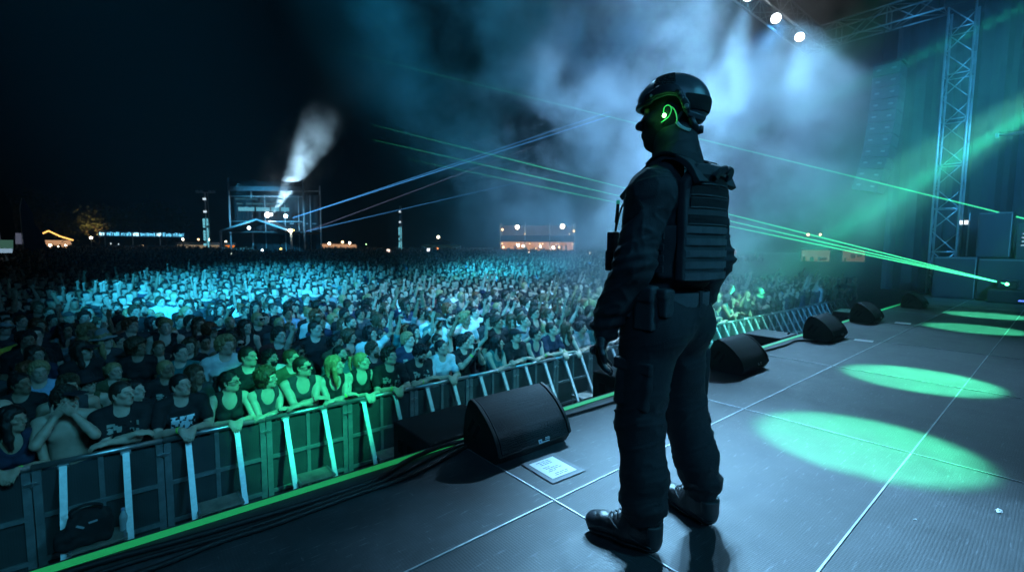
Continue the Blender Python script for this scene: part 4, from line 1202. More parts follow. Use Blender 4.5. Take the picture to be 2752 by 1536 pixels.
hel('rear_strap', .0038, .0045, [lambda x, y, z: .006 - z + 0 * x + 0 * y, lambda x, y, z: z - .062 + 0 * x + 0 * y, lambda x, y, z: y + .064 + 0 * x + 0 * z], velcro, H)
rail_lo = lerp_pts([-.085, -.06, -.045, -.03, 0, .04, .075, .1], [-.012, .003, .040, .058, .062, .056, .042, .042])
rail_hi = lerp_pts([-.085, -.06, -.04, -.02, .0, .04, .075, .1], [.018, .055, .084, .098, .100, .092, .074, .070])
for sgn in (-1, 1):
    hel('side_rail', .0036, .010, [lambda x, y, z: rail_lo(y) - z + 0 * x, lambda x, y, z: z - rail_hi(y) + 0 * x, lambda x, y, z: y - .088 + 0 * x + 0 * z, lambda x, y, z: -.082 - y + 0 * x + 0 * z, lambda x, y, z: .03 - sgn * x + 0 * y + 0 * z], hel_r, H, inner=.0)
    for yy, zz, rr_ in ((-.070, .012, .0095), (-.045, .060, .004), (-.057, .040, .0035), (.062, .058, .006)):
        xx = sgn * (hr[0] + .010) * math.sqrt(max(.02, 1 - ((yy - hc[1]) / (hr[1] + .01)) ** 2 - ((zz - hc[2]) / (hr[2] + .01)) ** 2))
        m = MB(); m.lathe([(0, .006), (rr_ * .7, .006), (rr_, .002), (rr_, -.006)], (xx, yy, zz), 12, rot(0, 90 * sgn, 0)); m.build('bolt', alu_dull, H, smooth=False)
    for k in range(4):
        yy = -.035 - .011 * k; zz = .066 - .019 * k
        xx = sgn * (hr[0] + .011) * math.sqrt(max(.02, 1 - ((yy - hc[1]) / (hr[1] + .01)) ** 2 - ((zz - hc[2]) / (hr[2] + .01)) ** 2))
        m = MB(); m.rbox((xx, yy, zz), (.005, .013, .009), .0015, rot(25, 0, 0)); m.build('rail_notch', MATS['recess_shade'], H)  # dark block, the shade of a notch put into its colour
    # velcro patch over the crown
    hel('velcro_patch', .0038, .0026, [lambda x, y, z: .094 - z - .25 * y + 0 * x, lambda x, y, z: y - .062 - .0 * z + 0 * x, lambda x, y, z: -.03 - y + .25 * (z - .09) + 0 * x, lambda x, y, z: .018 - sgn * x + 0 * y + 0 * z], velcro, H, inner=.0)
hel('front_patch', .0038, .003, [lambda x, y, z: .064 - z + 0 * x + 0 * y, lambda x, y, z: z - .108 + 0 * x + 0 * y, lambda x, y, z: np.abs(x) - .028 + 0 * y + 0 * z, lambda x, y, z: .04 - y + 0 * x + 0 * z], hel_r, H, inner=.0)
m = MB(); m.tube([(-.064, -.085, -.02), (-.05, -.098, -.05), (0, -.108, -.058), (.05, -.098, -.05), (.064, -.085, -.02)], [.012, .014, .016, .014, .012], 8); m.build('nape_pad', hel_r, H, smooth=True)
m = MB(); m.lathe([(0, .012), (.014, .011), (.016, 0), (.014, -.01), (0, -.01)], (-.012, -.118, -.056), 14, rot(90, 0, 0)); m.build('nape_dial', hel_r, H, smooth=True)
for sgn in (-1, 1):
    m = MB(); m.tube([(sgn * .086, -.055, .0), (sgn * .082, -.03, -.05), (sgn * .06, .02, -.105), (sgn * .02, .06, -.125)], .006, 6); m.build('chin_strap', nylon, H, smooth=True)
# earpiece ------------------------------------------------------------
ea = lambda x, y, z: tuple(hm3 @ Vector((x, y, z)) * 1.0 + Vector(HC))
EP = empty('earpiece'); EP.parent = G
el_ = bpy.data.lights.new('ear_light', 'POINT'); el_.energy = .09; el_.color = (.08, 1, .2); el_.shadow_soft_size = .006
eo_ = bpy.data.objects.new('ear_light', el_); COL.objects.link(eo_); eo_.parent = G; eo_.location = ea(-.125, .012, -.016)
tube_g = mat('lit_green_tube', (.12, .5, .22), .2, 0, emit=(.08, 1, .22), estr=.30)  # emission stands in for LED light carried along the tube
bm = bmesh.new(); bmesh.ops.create_uvsphere(bm, u_segments=14, v_segments=10, radius=.0075); m = MB(); m.bm(bm, Matrix.Translation(Vector(ea(-.098, .008, -.016)))); m.build('led', glow('ear_led', (.2, 1, .25), 32), EP, smooth=True)
m = MB(); m.tube(spline([ea(-.094, .012, -.008), ea(-.098, .011, .012), ea(-.099, .0, .021), ea(-.099, -.012, .016), ea(-.099, -.016, .0), ea(-.098, -.008, -.022), ea(-.096, .010, -.036), ea(-.093, .018, -.040)]), .0022, 6); m.build('ear_loop', tube_g, EP, smooth=True)
m = MB(); m.tube(spline([ea(-.097, -.012, .016), ea(-.099, -.025, .006), ea(-.099, -.036, -.016), ea(-.098, -.040, -.042)]), .0024, 6); m.build('sound_tube', tube_g, EP, smooth=True)
P0, P1, P2 = Vector(ea(-.098, -.040, -.042)), Vector(ea(-.094, -.052, -.064)), Vector(ea(-.086, -.088, -.072))
coil = []
for i in range(150):
    t = i / 149; c_ = P0 * (1 - t) ** 2 + P1 * 2 * t * (1 - t) + P2 * t * t
    a = t * 2 * PI * 15; coil.append(c_ + Vector((math.cos(a) * .003, math.sin(a) * .004, math.cos(a) * .005)))
m = MB(); m.tube(coil, .0013, 5); m.build('coiled_tube', mat('lit_coil', (.45, .6, .62), .15, 0, emit=(.1, .5, .4), estr=.06), EP, smooth=True)  # slight emission makes the coil look lit by the LED
# jacket -------------------------------------------------------------
F = Field(); torso(F, .016)
F.cap((0, -.046, 1.45), (0, -.030, 1.602), .094, .087, .04)
for s_, e_, w_ in ((sL, eL, wL), (sR, eR, wR)):
    limb(F, (s_, e_, tuple(np.array(w_) + (np.array(w_) - np.array(e_)) * .06)), (.080, .070, .054), .035)
    F.ell(s_, (.076, .082, .076), .04)
F.cap((0, -.016, 1.585), (0, -.005, 1.72), .064, .062, 0, 's')
F.fn(lambda x, y, z: z - .965 + 0 * x + 0 * y - 10 * (np.abs(x) > .205), (-1, -1, -1), (1, 1, 2), .004, 'i') if False else F.p.append(('i', lambda x, y, z: np.where(np.abs(x) + 0 * y + 0 * z < .205, .968 - z, -1.0), None, None, .0))
me = F.mesh('jacket', .0065)
V = coords(me); Nn = normals(me)
arm = np.clip((np.abs(V[:, 0]) - .17) / .06, 0, 1)
def crease(P, st, sc, off):
    q = vnoise(P * V3(*st) + off, sc); return np.clip(1 - 2.6 * np.abs(q), -.2, 1) ** 2 * np.sign(1 - 2.6 * np.abs(q))
sk = np.stack([V[:, 0], V[:, 1], V[:, 2] + .55 * V[:, 1] - .35 * np.abs(V[:, 0])], 1)
d = crease(sk, (.8, .8, 2.0), 11, 3) * .0055 * (.35 + .8 * arm) + crease(sk, (1, 1, 1.4), 19, 8) * .0028 * (.5 + arm) + vnoise(V, 6) * .005 + vnoise(V, 30) * .0012
elb = np.exp(-((V[:, 2] - 1.14) / .07) ** 2) * arm; d += elb * .004 * np.sin(V[:, 2] * 150 + V[:, 1] * 40)
low = np.clip((1.12 - V[:, 2]) / .06, 0, 1) * (1 - arm)
d += low * .012 * np.sin(V[:, 2] * 90 + V[:, 0] * 12)
cuff = arm * np.clip((1.0 - V[:, 2]) / .1, 0, 1); d += cuff * .006 * np.sin(V[:, 2] * 120 + V[:, 1] * 20)
put(me, V + Nn * d[:, None])
J = link('jacket', me, fab, G)
# upper-arm patch, elbow panel
for c_, h_, m_ in (((-.26, -.02, 1.335), (.012, .048, .042), velcro),):
    F = Field(); F.cap(sL, eL, .087, .076, 0); F.ell(sL, (.083, .089, .083), .04); F.box(c_, (.09, .052, .05), .01, .004, 'i', npm(rot(-25, 0, 0)))
    # keep only the outer side
    F.half((1, 0, 0), -.20); link('arm_patch', F.mesh('arm_patch', .005), m_, J)
# trousers ------------------------------------------------------------
F = Field()
F.ell((0, -.008, .93), (.186, .150, .14), .03)
F.cap((0, -.02, .95), (0, -.01, 1.01), .13, .125, .05)
for h_, k_, a_ in ((hipL, kneL, ankL), (hipR, kneR, ankR)):
    md = tuple((np.array(k_) * .45 + np.array(a_) * .55) + np.array((0, -.012, 0))); lo = (a_[0], a_[1] + .004, .165)
    F.cap(h_, k_, .122, .092, .05); F.cap(k_, md, .092, .088, .03); F.cap(md, lo, .088, .074, .03)
    F.ell((a_[0] * 1.0, a_[1] + .005, .195), (.084, .092, .045), .03)
F.ell((-.10, -.055, .87), (.10, .10, .10), .05); F.ell((.10, -.06, .87), (.10, .10, .10), .05)
F.half((0, 0, 1), 1.015)
me = F.mesh('trousers', .0065)
V = coords(me); Nn = normals(me)
kn = np.exp(-((V[:, 2] - .5) / .16) ** 2); cf = np.clip((.34 - V[:, 2]) / .2, 0, 1)
sk = np.stack([V[:, 0], V[:, 1], V[:, 2] + .4 * V[:, 1]], 1)
d = crease(sk, (.8, .8, 2.4), 10, 2) * .006 * (.3 + kn) + crease(sk, (.7, .7, 2.8), 13, 5) * .009 * cf + crease(sk, (1, 1, 1.6), 20, 9) * .002 + vnoise(V, 5) * .005 + vnoise(V, 26) * .0012
put(me, V + Nn * d[:, None])
T = link('trousers', me, fab_t, G)
F = Field(); F.box((-.198, -.004, .655), (.020, .076, .092), .018, 0, 'u', npm(rot(4, 4, 8))); me = F.mesh('pocket', .006); rough_up(me, .004, 18); link('cargo_pocket', me, fab_t, T)
F = Field(); F.box((-.199, -.004, .733), (.022, .081, .024), .01, 0, 'u', npm(rot(4, 4, 8))); link('pocket_flap', F.mesh('flap', .005), fab_t, T)
F = Field(); F.box((.208, -.02, .66), (.024, .08, .11), .015, 0, 'u', npm(rot(4, -3, -8))); me = F.mesh('pocket', .006); link('cargo_pocket', me, fab_t, T)
for s in (-1, 1):
    F = Field(); F.ell((0, -.012, .93), (.194, .158, .19), 0); F.box((s * .105, -.15, .925), (.055, .06, .024), .01, .004, 'i'); link('hip_pocket_flap', F.mesh('hip_flap', .005), fab_t, T)
# belt
def ring(rx, ry, cy, z0, z1, t, n=56, a0=0, a1=360):
    m = MB(); A = [R(a0 + (a1 - a0) * i / n) for i in range(n + 1)]
    for i in range(n):
        q = []
        for a in (A[i], A[i + 1]):
            for rr_ in (0, t):
                for z in (z0, z1): q.append((math.cos(a) * (rx + rr_), cy + math.sin(a) * (ry + rr_), z))
        m.add(q, [(2, 3, 7, 6), (0, 4, 5, 1), (1, 5, 7, 3), (0, 2, 6, 4)])
    return m
B = ring(.180, .146, -.012, .965, 1.018, .010).build('belt', webm, G, smooth=False)
for a in (-140, -95, -60, 175, -20):
    x, y = math.cos(R(a)) * .190, -.012 + math.sin(R(a)) * .156
    m = MB(); m.rbox((x, y, .992), (.02, .008, .068), .002, rot(0, 0, a - 90)); m.build('belt_loop', fab_t, B)
for (x, y, z, hx, hy, hz, nm) in ((-.205, -.055, .965, .026, .042, .085, 'holster'), (-.215, .035, .985, .022, .034, .065, 'pouch'), (-.17, -.115, .985, .03, .02, .055, 'pouch')):
    F = Field(); F.box((x, y, z), (hx, hy, hz), .012); F.box((x - .004, y, z + hz * .6), (hx + .003, hy + .003, hz * .35), .01, .002)
    me = F.mesh(nm, .005); rough_up(me, .002, 25); link(nm, me, nylon, B)
# plate carrier --------------------------------------------------------
VEST = empty('plate_vest'); VEST.parent = G
def plate(y, sg, zc, hz, hx, name):
    F = Field()
    def f(x, yy, z):
        yc = y + sg * (-1.7 * x * x)
        wd = hx - np.clip((z - (zc + hz - .07)) / .07, 0, 1) * .045
        q1 = np.abs(x) - wd; q2 = np.abs(yy - yc) - .017; q3 = np.abs(z - zc) - hz
        return np.maximum(np.maximum(q1, q2), q3) + 0.0
    F.fn(f, (-hx, y - .06, zc - hz), (hx, y + .06, zc + hz), 0); me = F.mesh(name, .006); rough_up(me, .0022, 14)
    return link(name, me, nylon, VEST)
BP = plate(-.196, -1, 1.279, .212, .158, 'back_panel')
FP = plate(.118, 1, 1.265, .175, .15, 'front_panel')
def strip(z, hgt, hx, t, m_, name, parent, wob=0.0, seed=0):
    m = MB(); n = 26; r = random.Random(seed); pr = []
    for i in range(n + 1):
        x = -hx + 2 * hx * i / n
        seg = abs(math.sin((x + hx) / (2 * hx) * PI * 5)) ** .5
        y = -.196 + 1.7 * x * x - .017
        pr.append((x, y - t - wob * seg))
    back = [(x, -.196 + 1.7 * x * x - .012) for x, _ in pr]
    m.prism(pr + back[::-1], z - hgt / 2, z + hgt / 2, axis='z')
    return m.build(name, m_, parent)
zz = 1.446
rows = [(1.436, .032, .105, velcro), (1.396, .032, .14, velcro), (1.352, .032, .14, velcro), (1.292, .030, .145, velcro)]
for i, (z, h_, hx, m_) in enumerate(rows):
    strip(z, h_, hx, .004, m_, 'velcro_row', BP, 0, i)
    strip(z - .0175, .0035, hx, .005, webm, 'seam', BP, 0, i)
for i, z in enumerate((1.254, 1.211, 1.168, 1.126, 1.085)):
    strip(z, .0255, .150, .0025, webm, 'webbing_row', BP, .0035, i)
# cummerbund and shoulder straps
F = Field(); torso(F, .030); F.half((0, 0, 1), 1.27); F.half((0, 0, -1), -1.075)
F.p.append(('i', lambda x, y, z: np.abs(y + .035) - .115 + 0 * x + 0 * z, None, None, .006))
me = F.mesh('side_band', .007); rough_up(me, .002, 20); CB = link('side_band', me, nylon, VEST)
for z in (1.11, 1.15, 1.19, 1.23):
    for s in (-1, 1):
        m = MB(); m.rbox((s * .194, -.04, z), (.006, .15, .024), .002); m.build('webbing_row', nylon, CB)
def strap(pts, w, t, name, m_, parent):
    P = spline(pts, 8); m = MB(); n = len(P); vs = []; fs = []
    for i, p in enumerate(P):
        tn = (P[min(i + 1, n - 1)] - P[max(i - 1, 0)]).normalized()
        sd = Vector((1, 0, 0)); sd = (sd - tn * sd.dot(tn)).normalized(); up = sd.cross(tn)
        for a, b in ((-1, -1), (1, -1), (1, 1), (-1, 1)): vs.append(p + sd * a * w / 2 + up * b * t / 2)
    for i in range(n - 1):
        for k in range(4): fs.append((i * 4 + k, i * 4 + (k + 1) % 4, (i + 1) * 4 + (k + 1) % 4, (i + 1) * 4 + k))
    fs += [(0, 3, 2, 1), tuple((n - 1) * 4 + k for k in range(4))]
    m.add(vs, fs); return m.build(name, m_, parent, bevel=.003)
for s in (-1, 1):
    st = strap([(s * .105, -.203, 1.42), (s * .112, -.165, 1.485), (s * .112, -.095, 1.522), (s * .112, -.02, 1.505), (s * .108, .06, 1.445), (s * .10, .125, 1.39)], .072, .022, 'shoulder_strap', nylon, VEST)
    strap([(s * .113, -.125, 1.522), (s * .114, -.08, 1.537), (s * .114, -.035, 1.527), (s * .112, .0, 1.505)], .082, .012, 'strap_pad', velcro, st)
    m = MB(); m.rbox((s * .11, .04, 1.475), (.06, .03, .012), .003, rot(-40, 0, 0)); m.build('buckle', hel_r, st)
strap([(-.05, -.222, 1.44), (-.03, -.238, 1.468), (.03, -.238, 1.468), (.05, -.222, 1.44)], .03, .012, 'drag_handle', nylon, VEST)
# radio on the front panel
RD = empty('radio'); RD.parent = G
F = Field(); F.box((-.152, .146, 1.182), (.024, .017, .072), .008); F.box((-.152, .146, 1.135), (.028, .021, .042), .008, .002); link('body', F.mesh('radio', .004), hel_r, RD)
m = MB(); m.tube([(-.145, .142, 1.245), (-.142, .140, 1.288), (-.142, .140, 1.291), (-.139, .136, 1.365)], [.004, .004, .008, .0065], 8); m.build('antenna', rubber, RD, smooth=True)
m = MB(); m.tube([(-.139, .136, 1.365), (-.1388, .1358, 1.381)], .0072, 8); m.build('antenna_tip', mat('teal_tip', (.1, .6, .45), .4, emit=(.05, .5, .35), estr=.25), RD, smooth=True)
m = MB(); m.tube(spline([(-.145, .142, 1.245), (-.125, .145, 1.30), (-.11, .135, 1.36), (-.1, .10, 1.41)]), .004, 6); m.build('cable', rubber, RD, smooth=True)
# gloves ---------------------------------------------------------------
for hd, ts in ((hdL, 1), (hdR, -1)):
    F = Field(); hand(F, *hd, ts, curl=(.30, .42, .30), sc=1.10, r=.0118, spread=.02, thumb=.35)
    w_ = V3(*hd[0]); d_ = unit(hd[1]); n_ = unit(hd[2])
    F.cap(w_ - d_ * .045, w_ + d_ * .02, .043, .036, .015)
    F.ell(w_ + d_ * .085 - n_ * .022, (.035, .012, .022), .012)
    me = F.mesh('glove', .0042); rough_up(me, .0012, 45); link('glove', me, leather, G)
# boots ----------------------------------------------------------------
def boot(heel, toe):
    hx = Vector((heel[0], heel[1], 0)); tx = Vector((toe[0], toe[1], 0)); d = (tx - hx).normalized(); L = (tx - hx).length
    B = empty('boot', hx); B.parent = G; B.rotation_euler = (0, 0, math.atan2(-d.x, d.y)); s = L / .31
    def foot(F, g=0.0):
        F.cap((0, .045, .058), (0, .13, .062), .046 + g, .047 + g, .02); F.cap((0, .13, .055), (.004, .235, .048), .047 + g, .044 + g, .03)
        F.ell((.004, .255, .044), (.046 + g, .052 + g, .036 + g), .03)
    F = Field(); foot(F); F.cap((0, .055, .08), (0, .07, .24), .052, .056, .03); F.cap((0, .12, .085), (0, .085, .17), .04, .045, .04)
    F.half((0, 0, -1), -.018); me = F.mesh('upper', .0045); rough_up(me, .0018, 30); link('upper', me, leather, B)
    F = Field(); foot(F, .009); F.half((0, 0, 1), .031); F.half((0, 0, -1), -.0); me = F.mesh('sole', .0045); link('sole', me, sole_m, B)
    F = Field(); F.ell((.004, .262, .046), (.051, .056, .040), 0); F.half((0, 0, -1), -.026); F.half((0, -1, 0), -.245); link('toe_cap', F.mesh('toe_cap', .0045), mat('toe_leather', (.02, .022, .026), .3, 0, var=.2, vscale=30), B)
    F = Field(); F.cap((0, .045, .058), (0, .05, .13), .052, .058, .01); F.half((0, 1, 0), .035); F.half((0, 0, 1), .125); F.half((0, 0, -1), -.03); link('heel_counter', F.mesh('heel', .0045), mat('heel_leather', (.03, .034, .037), .4), B)
    for k in range(6):
        y0 = .205 - k * .018; z0 = .098 + k * .013 + (.0 if k < 4 else .006 * (k - 3))
        m = MB(); m.tube(spline([(-.030, y0 - .006, z0 - .016), (-.012, y0 + .002, z0 + .001), (.014, y0 + .006, z0 + .001), (.032, y0 + .004, z0 - .016)], 5), .0028, 6); m.build('lace', lace_m, B, smooth=True)
    m = MB(); m.tube(spline([(-.01, .115, .175), (-.03, .135, .19), (-.035, .14, .165), (-.012, .125, .168), (.02, .14, .185), (.03, .135, .16)], 6), .0026, 6); m.build('lace_bow', lace_m, B, smooth=True)
    m = MB(); m.tube(spline([(-.049, .02, .045), (-.052, .1, .062), (-.047, .16, .078), (-.03, .2, .098)], 6), .0022, 6); m.build('side_seam', mat('seam_grey', (.06, .065, .07), .6), B, smooth=True)
    B.scale = (s * 1.02, s, s)
boot((-.155, -.118), (-.232, .182)); boot((.178, -.168), (.232, .125))
# ================================================================== THE CROWD
skin_m = mat('skin', (.5, .35, .28), .52, 0, var=.10, vscale=18, objcol=True, tint=True, bump=.08, bscale=160)
hair_m = mat('hair', (.05, .04, .03), .5, 0, var=.35, vscale=40, objcol=True, bump=.6, bscale=130)
cloth_m = mat('tee_cloth', (.1, .1, .1), .85, 0, var=.22, vscale=10, objcol=True, bump=.2, bscale=180)
denim = mat('denim', (.03, .035, .05), .85, 0, var=.3, vscale=12)
def print_material(name, scale, hi, kind):
    """tee cloth with a chest print; the print sits in a window on the chest, object coordinates"""
    m = bpy.data.materials.new(name); m.use_nodes = True
    nt = m.node_tree; N = nt.nodes; L = nt.links; b = N['Principled BSDF']; b.inputs['Roughness'].default_value = .85
    tc = N.new('ShaderNodeTexCoord'); sp = N.new('ShaderNodeSeparateXYZ'); L.new(tc.outputs['Object'], sp.inputs[0])
    def win(s, a, c):
        x = N.new('ShaderNodeMath'); x.operation = 'SUBTRACT'; L.new(s, x.inputs[0]); x.inputs[1].default_value = a
        y = N.new('ShaderNodeMath'); y.operation = 'ABSOLUTE'; L.new(x.outputs[0], y.inputs[0])
        z = N.new('ShaderNodeMath'); z.operation = 'LESS_THAN'; L.new(y.outputs[0], z.inputs[0]); z.inputs[1].default_value = c; return z.outputs[0]
    def mul(a, c):
        x = N.new('ShaderNodeMath'); x.operation = 'MULTIPLY'; L.new(a, x.inputs[0]); L.new(c, x.inputs[1]); return x.outputs[0]
    w = mul(win(sp.outputs['X'], 0, .105 if kind else .12), win(sp.outputs['Z'], 1.235, .075 if kind else .11))
    fr = N.new('ShaderNodeMath'); fr.operation = 'GREATER_THAN'; L.new(sp.outputs['Y'], fr.inputs[0]); fr.inputs[1].default_value = .05
    w = mul(w, fr.outputs[0])
    mp = N.new('ShaderNodeMapping'); mp.inputs['Scale'].default_value = (scale, 1, scale * (.55 if kind else .8)); L.new(tc.outputs['Object'], mp.inputs[0])
    v = N.new('ShaderNodeTexVoronoi'); v.distance = 'CHEBYCHEV'; v.inputs['Scale'].default_value = 1; L.new(mp.outputs[0], v.inputs['Vector'])
    t = N.new('ShaderNodeMath'); t.operation = 'LESS_THAN'; L.new(v.outputs['Distance'], t.inputs[0]); t.inputs[1].default_value = .46 if kind else .34
    n2 = N.new('ShaderNodeTexNoise'); n2.inputs['Scale'].default_value = 14; L.new(tc.outputs['Object'], n2.inputs['Vector'])
    t2 = N.new('ShaderNodeMath'); t2.operation = 'GREATER_THAN'; L.new(n2.outputs['Fac'], t2.inputs[0]); t2.inputs[1].default_value = .42
    w = mul(mul(w, t.outputs[0]), t2.outputs[0])
    oi = N.new('ShaderNodeObjectInfo'); mx = N.new('ShaderNodeMix'); mx.data_type = 'RGBA'; L.new(w, mx.inputs['Factor']); L.new(oi.outputs['Color'], mx.inputs['A'])
    mx.inputs['B'].default_value = (*hi, 1); L.new(mx.outputs['Result'], b.inputs['Base Color'])
    return m
print_a = print_material('tee_with_white_print', 34, (.85, .9, .95), 1)
print_b = print_material('tee_with_band_print', 20, (.34, .35, .3), 0)

def ik(s, w, l1, l2, pole):
    s, w = V3(*s), V3(*w); d = w - s; L = float(np.linalg.norm(d)); L = min(L, (l1 + l2) * .999); d = unit(d)
    a = (l1 * l1 - l2 * l2 + L * L) / (2 * L); h = math.sqrt(max(0, l1 * l1 - a * a))
    p = V3(*pole); p = unit(p - d * (p @ d)); return s + d * a + p * h, s + d * L

HANDS = dict(relax=dict(curl=(.35, .5, .4)), fist=dict(curl=(1.2, 1.5, 1.0), thumb=.9), flat=dict(curl=(.05, .12, .1), thumb=.1),
             point=dict(curl=(1.1, 1.4, 1), fingers=(.05, 1, 1, 1), thumb=.9), horns=dict(curl=(1.1, 1.4, 1), fingers=(.05, 1, 1, .05), thumb=.9), grip=dict(curl=(.6, .8, .5), thumb=.8))
# pose: lean, (wrist, pole, hand dir, palm normal, hand kind) for the person's right (+x) then left (-x)
POSES = dict(
    idle=(2, ((.25, .07, .90), (.3, -1, 0), (0, .1, -1), (-.6, -.7, 0), 'relax'), ((-.25, .07, .90), (-.3, -1, 0), (0, .1, -1), (.6, -.7, 0), 'relax')),
    rail_cross=(17, ((-.09, .395, 1.262), (.6, -.1, -1), (-1, .08, -.05), (0, -.3, -1), 'relax'), ((.11, .43, 1.238), (-.6, -.1, -1), (1, .05, -.06), (0, -.3, -1), 'relax')),
    rail_hands=(15, ((.055, .46, 1.245), (.8, -.2, -1), (-.35, .6, -.75), (-.1, -.6, -.6), 'relax'), ((-.045, .45, 1.235), (-.8, -.2, -1), (.35, .75, -.5), (.1, -.5, -.8), 'relax')),
    mouth=(6, ((.06, .20, 1.50), (.8, .1, -1), (-.5, .35, .8), (-.3, -1, .2), 'flat'), ((-.07, .21, 1.50), (-.8, .1, -1), (.5, .35, .8), (.3, -1, .2), 'relax')),
    point_r=(0, ((.20, .20, 1.93), (.7, .2, -.4), (.0, .35, 1), (0, 1, -.3), 'point'), ((-.25, .07, .90), (-.3, -1, 0), (0, .1, -1), (.6, -.7, 0), 'relax')),
    raise_l=(0, ((.25, .07, .90), (.3, -1, 0), (0, .1, -1), (-.6, -.7, 0), 'relax'), ((-.27, .22, 1.88), (-.7, .1, -.4), (-.15, .3, 1), (0, 1, -.3), 'flat')),
    both_up=(0, ((.26, .16, 1.90), (.8, .1, -.3), (.1, .2, 1), (0, 1, -.2), 'flat'), ((-.28, .18, 1.86), (-.8, .1, -.3), (-.1, .3, 1), (0, 1, -.3), 'relax')),
    phone=(3, ((.06, .36, 1.50), (.7, -.1, -1), (-.35, .2, .9), (-.8, .1, 0), 'grip'), ((-.06, .36, 1.50), (-.7, -.1, -1), (.35, .2, .9), (.8, .1, 0), 'grip')),
    horns=(0, ((.34, .26, 1.66), (.6, -.1, -1), (0, .25, 1), (0, 1, -.2), 'horns'), ((-.2, .2, 1.10), (-.6, -.6, -.4), (.5, .7, .2), (.5, -.5, -.6), 'relax')),
    clap=(4, ((.035, .36, 1.42), (.8, -.1, -1), (-.1, .4, .9), (-1, 0, 0), 'flat'), ((-.035, .35, 1.41), (-.8, -.1, -1), (.1, .4, .9), (1, 0, 0), 'flat')),
    cross=(-2, ((-.10, .185, 1.20), (.8, -.1, -.7), (-1, -.1, .1), (0, -1, -.3), 'relax'), ((.10, .215, 1.17), (-.8, -.1, -.7), (1, -.1, .05), (0, -1, -.3), 'relax')))
class Body:
    def __init__(s, pose, fem, yaw, pitch, tilt=0):
        lean, aR, aL = POSES[pose]; s.fem = fem
        piv = V3(0, 0, .95); Rt = npm(rot(-lean, 0, 0)); s.Rt = Rt; s.piv = piv
        s.T = lambda *p: piv + Rt @ (V3(*p) - piv)
        sw = .162 if fem else .188
        s.sh = [s.T(x * sw, -.006, 1.425) for x in (1, -1)]
        s.arms = []
        for k, (w, pole, d, n, hk) in enumerate((aR, aL)):
            e, w2 = ik(s.sh[k], w, .285, .262, pole); s.arms.append((e, w2, d, n, hk))
        s.Hm = npm(rot(pitch, tilt, yaw))
        nb = s.T(0, -.012, 1.475); s.nb = nb
        up = unit(V3(0, 0, 1) * .75 + Rt @ V3(0, 0, 1) * .25 + (s.Hm @ V3(0, 0, 1) - V3(0, 0, 1)) * .4)
        s.hc = nb + up * .155 + s.Hm @ V3(0, .022, 0)
    def torso(s, F, g=0.0):
        T, Rt, f = s.T, s.Rt, s.fem
        F.ell(T(0, 0, 1.28), (.145 + g if f else .163 + g, .105 + g if f else .115 + g, .21), .03, 'u', Rt)
        F.ell(T(0, 0, 1.09), (.122 + g if f else .145 + g, .095 + g if f else .112 + g, .15), .05, 'u', Rt)
        F.ell((0, -.005, .94), (.165 + g, .115 + g, .12), .05)
        for x in (1, -1):
            if f: F.ell(T(x * .068, .085, 1.255), (.058 + g, .05 + g, .058), .025, 'u', Rt)
            else: F.ell(T(x * .075, .07, 1.31), (.075 + g, .045 + g, .06), .03, 'u', Rt)
            F.cap(T(x * .035, -.012, 1.50), T(x * (.13 if f else .155), -.01, 1.44), .040 + g, .046 + g, .04)
        F.cap(s.sh[0], s.sh[1], .05 + g, None, .05)
    def arm(s, F, k, g=0.0, upper_only=False, frac=1.0, hand_=True, hs=1.0):
        r = .82 if s.fem else 1.0
        sh, (e, w, d, n, hk) = s.sh[k], s.arms[k]
        if upper_only:
            q = sh + (e - sh) * frac; F.cap(sh, q, .052 * r + g, .046 * r + g * 1.25, .03); return
        F.cap(sh, e, .056 * r, .041 * r, .03); F.cap(e, e + (w - e) * .4, .041 * r, .041 * r, .015); F.cap(e + (w - e) * .4, w, .041 * r, .027 * r, .015)
        if hand_: hand(F, w, d, n, 1 if k == 0 else -1, sc=.93 if s.fem else 1.0, r=.0092, **HANDS[hk])
    def body(s, h, legs=True, hand_=True, fine=True):
        F = Field(); s.torso(F)
        F.cap(s.nb - V3(0, 0, .02), s.hc + s.Hm @ V3(0, -.02, -.05), .050 if s.fem else .058, .046 if s.fem else .054, .03)
        add_head(F, s.Hm, s.hc, 1.0, s.fem, ears=fine, fine=fine)
        for k in (0, 1): s.arm(F, k, hand_=hand_)
        if legs:
            for x in (1, -1):
                F.cap((x * .09, 0, .92), (x * .11, .01, .5), .085, .056, .03); F.cap((x * .11, .01, .5), (x * .12, -.02, .09), .056, .04, .02); F.cap((x * .12, -.02, .05), (x * .14, .11, .04), .042, .036, .02)
        me = F.mesh('body', h)
        V = coords(me); L = (V - s.hc) @ s.Hm      # head-local coordinates
        C = np.ones((len(V), 3), np.float32)
        hd = (np.linalg.norm(L, axis=1) < .2)
        x, y, z = np.abs(L[:, 0]), L[:, 1], L[:, 2]
        def blob(cx, cy, cz, rx, ry, rz): return np.clip(1.4 - np.sqrt(((x - cx) / rx) ** 2 + ((y - cy) / ry) ** 2 + ((z - cz) / rz) ** 2) * 1.0, 0, 1) * hd
        br = blob(.033, .088, .022, .024, .03, .008); C *= (1 - .45 * br)[:, None]
        ey = blob(.031, .085, -.001, .019, .03, .0075); C *= (1 - .28 * ey)[:, None]
        lp = blob(0, .09, -.063, .022, .03, .011); C *= 1 - lp[:, None] * V3(.25, .5, .5)
        ck = blob(.045, .06, -.025, .03, .04, .025); C *= 1 - ck[:, None] * V3(0, .12, .10)
        s.C = C; s.L = L; s.hd = hd
        return me
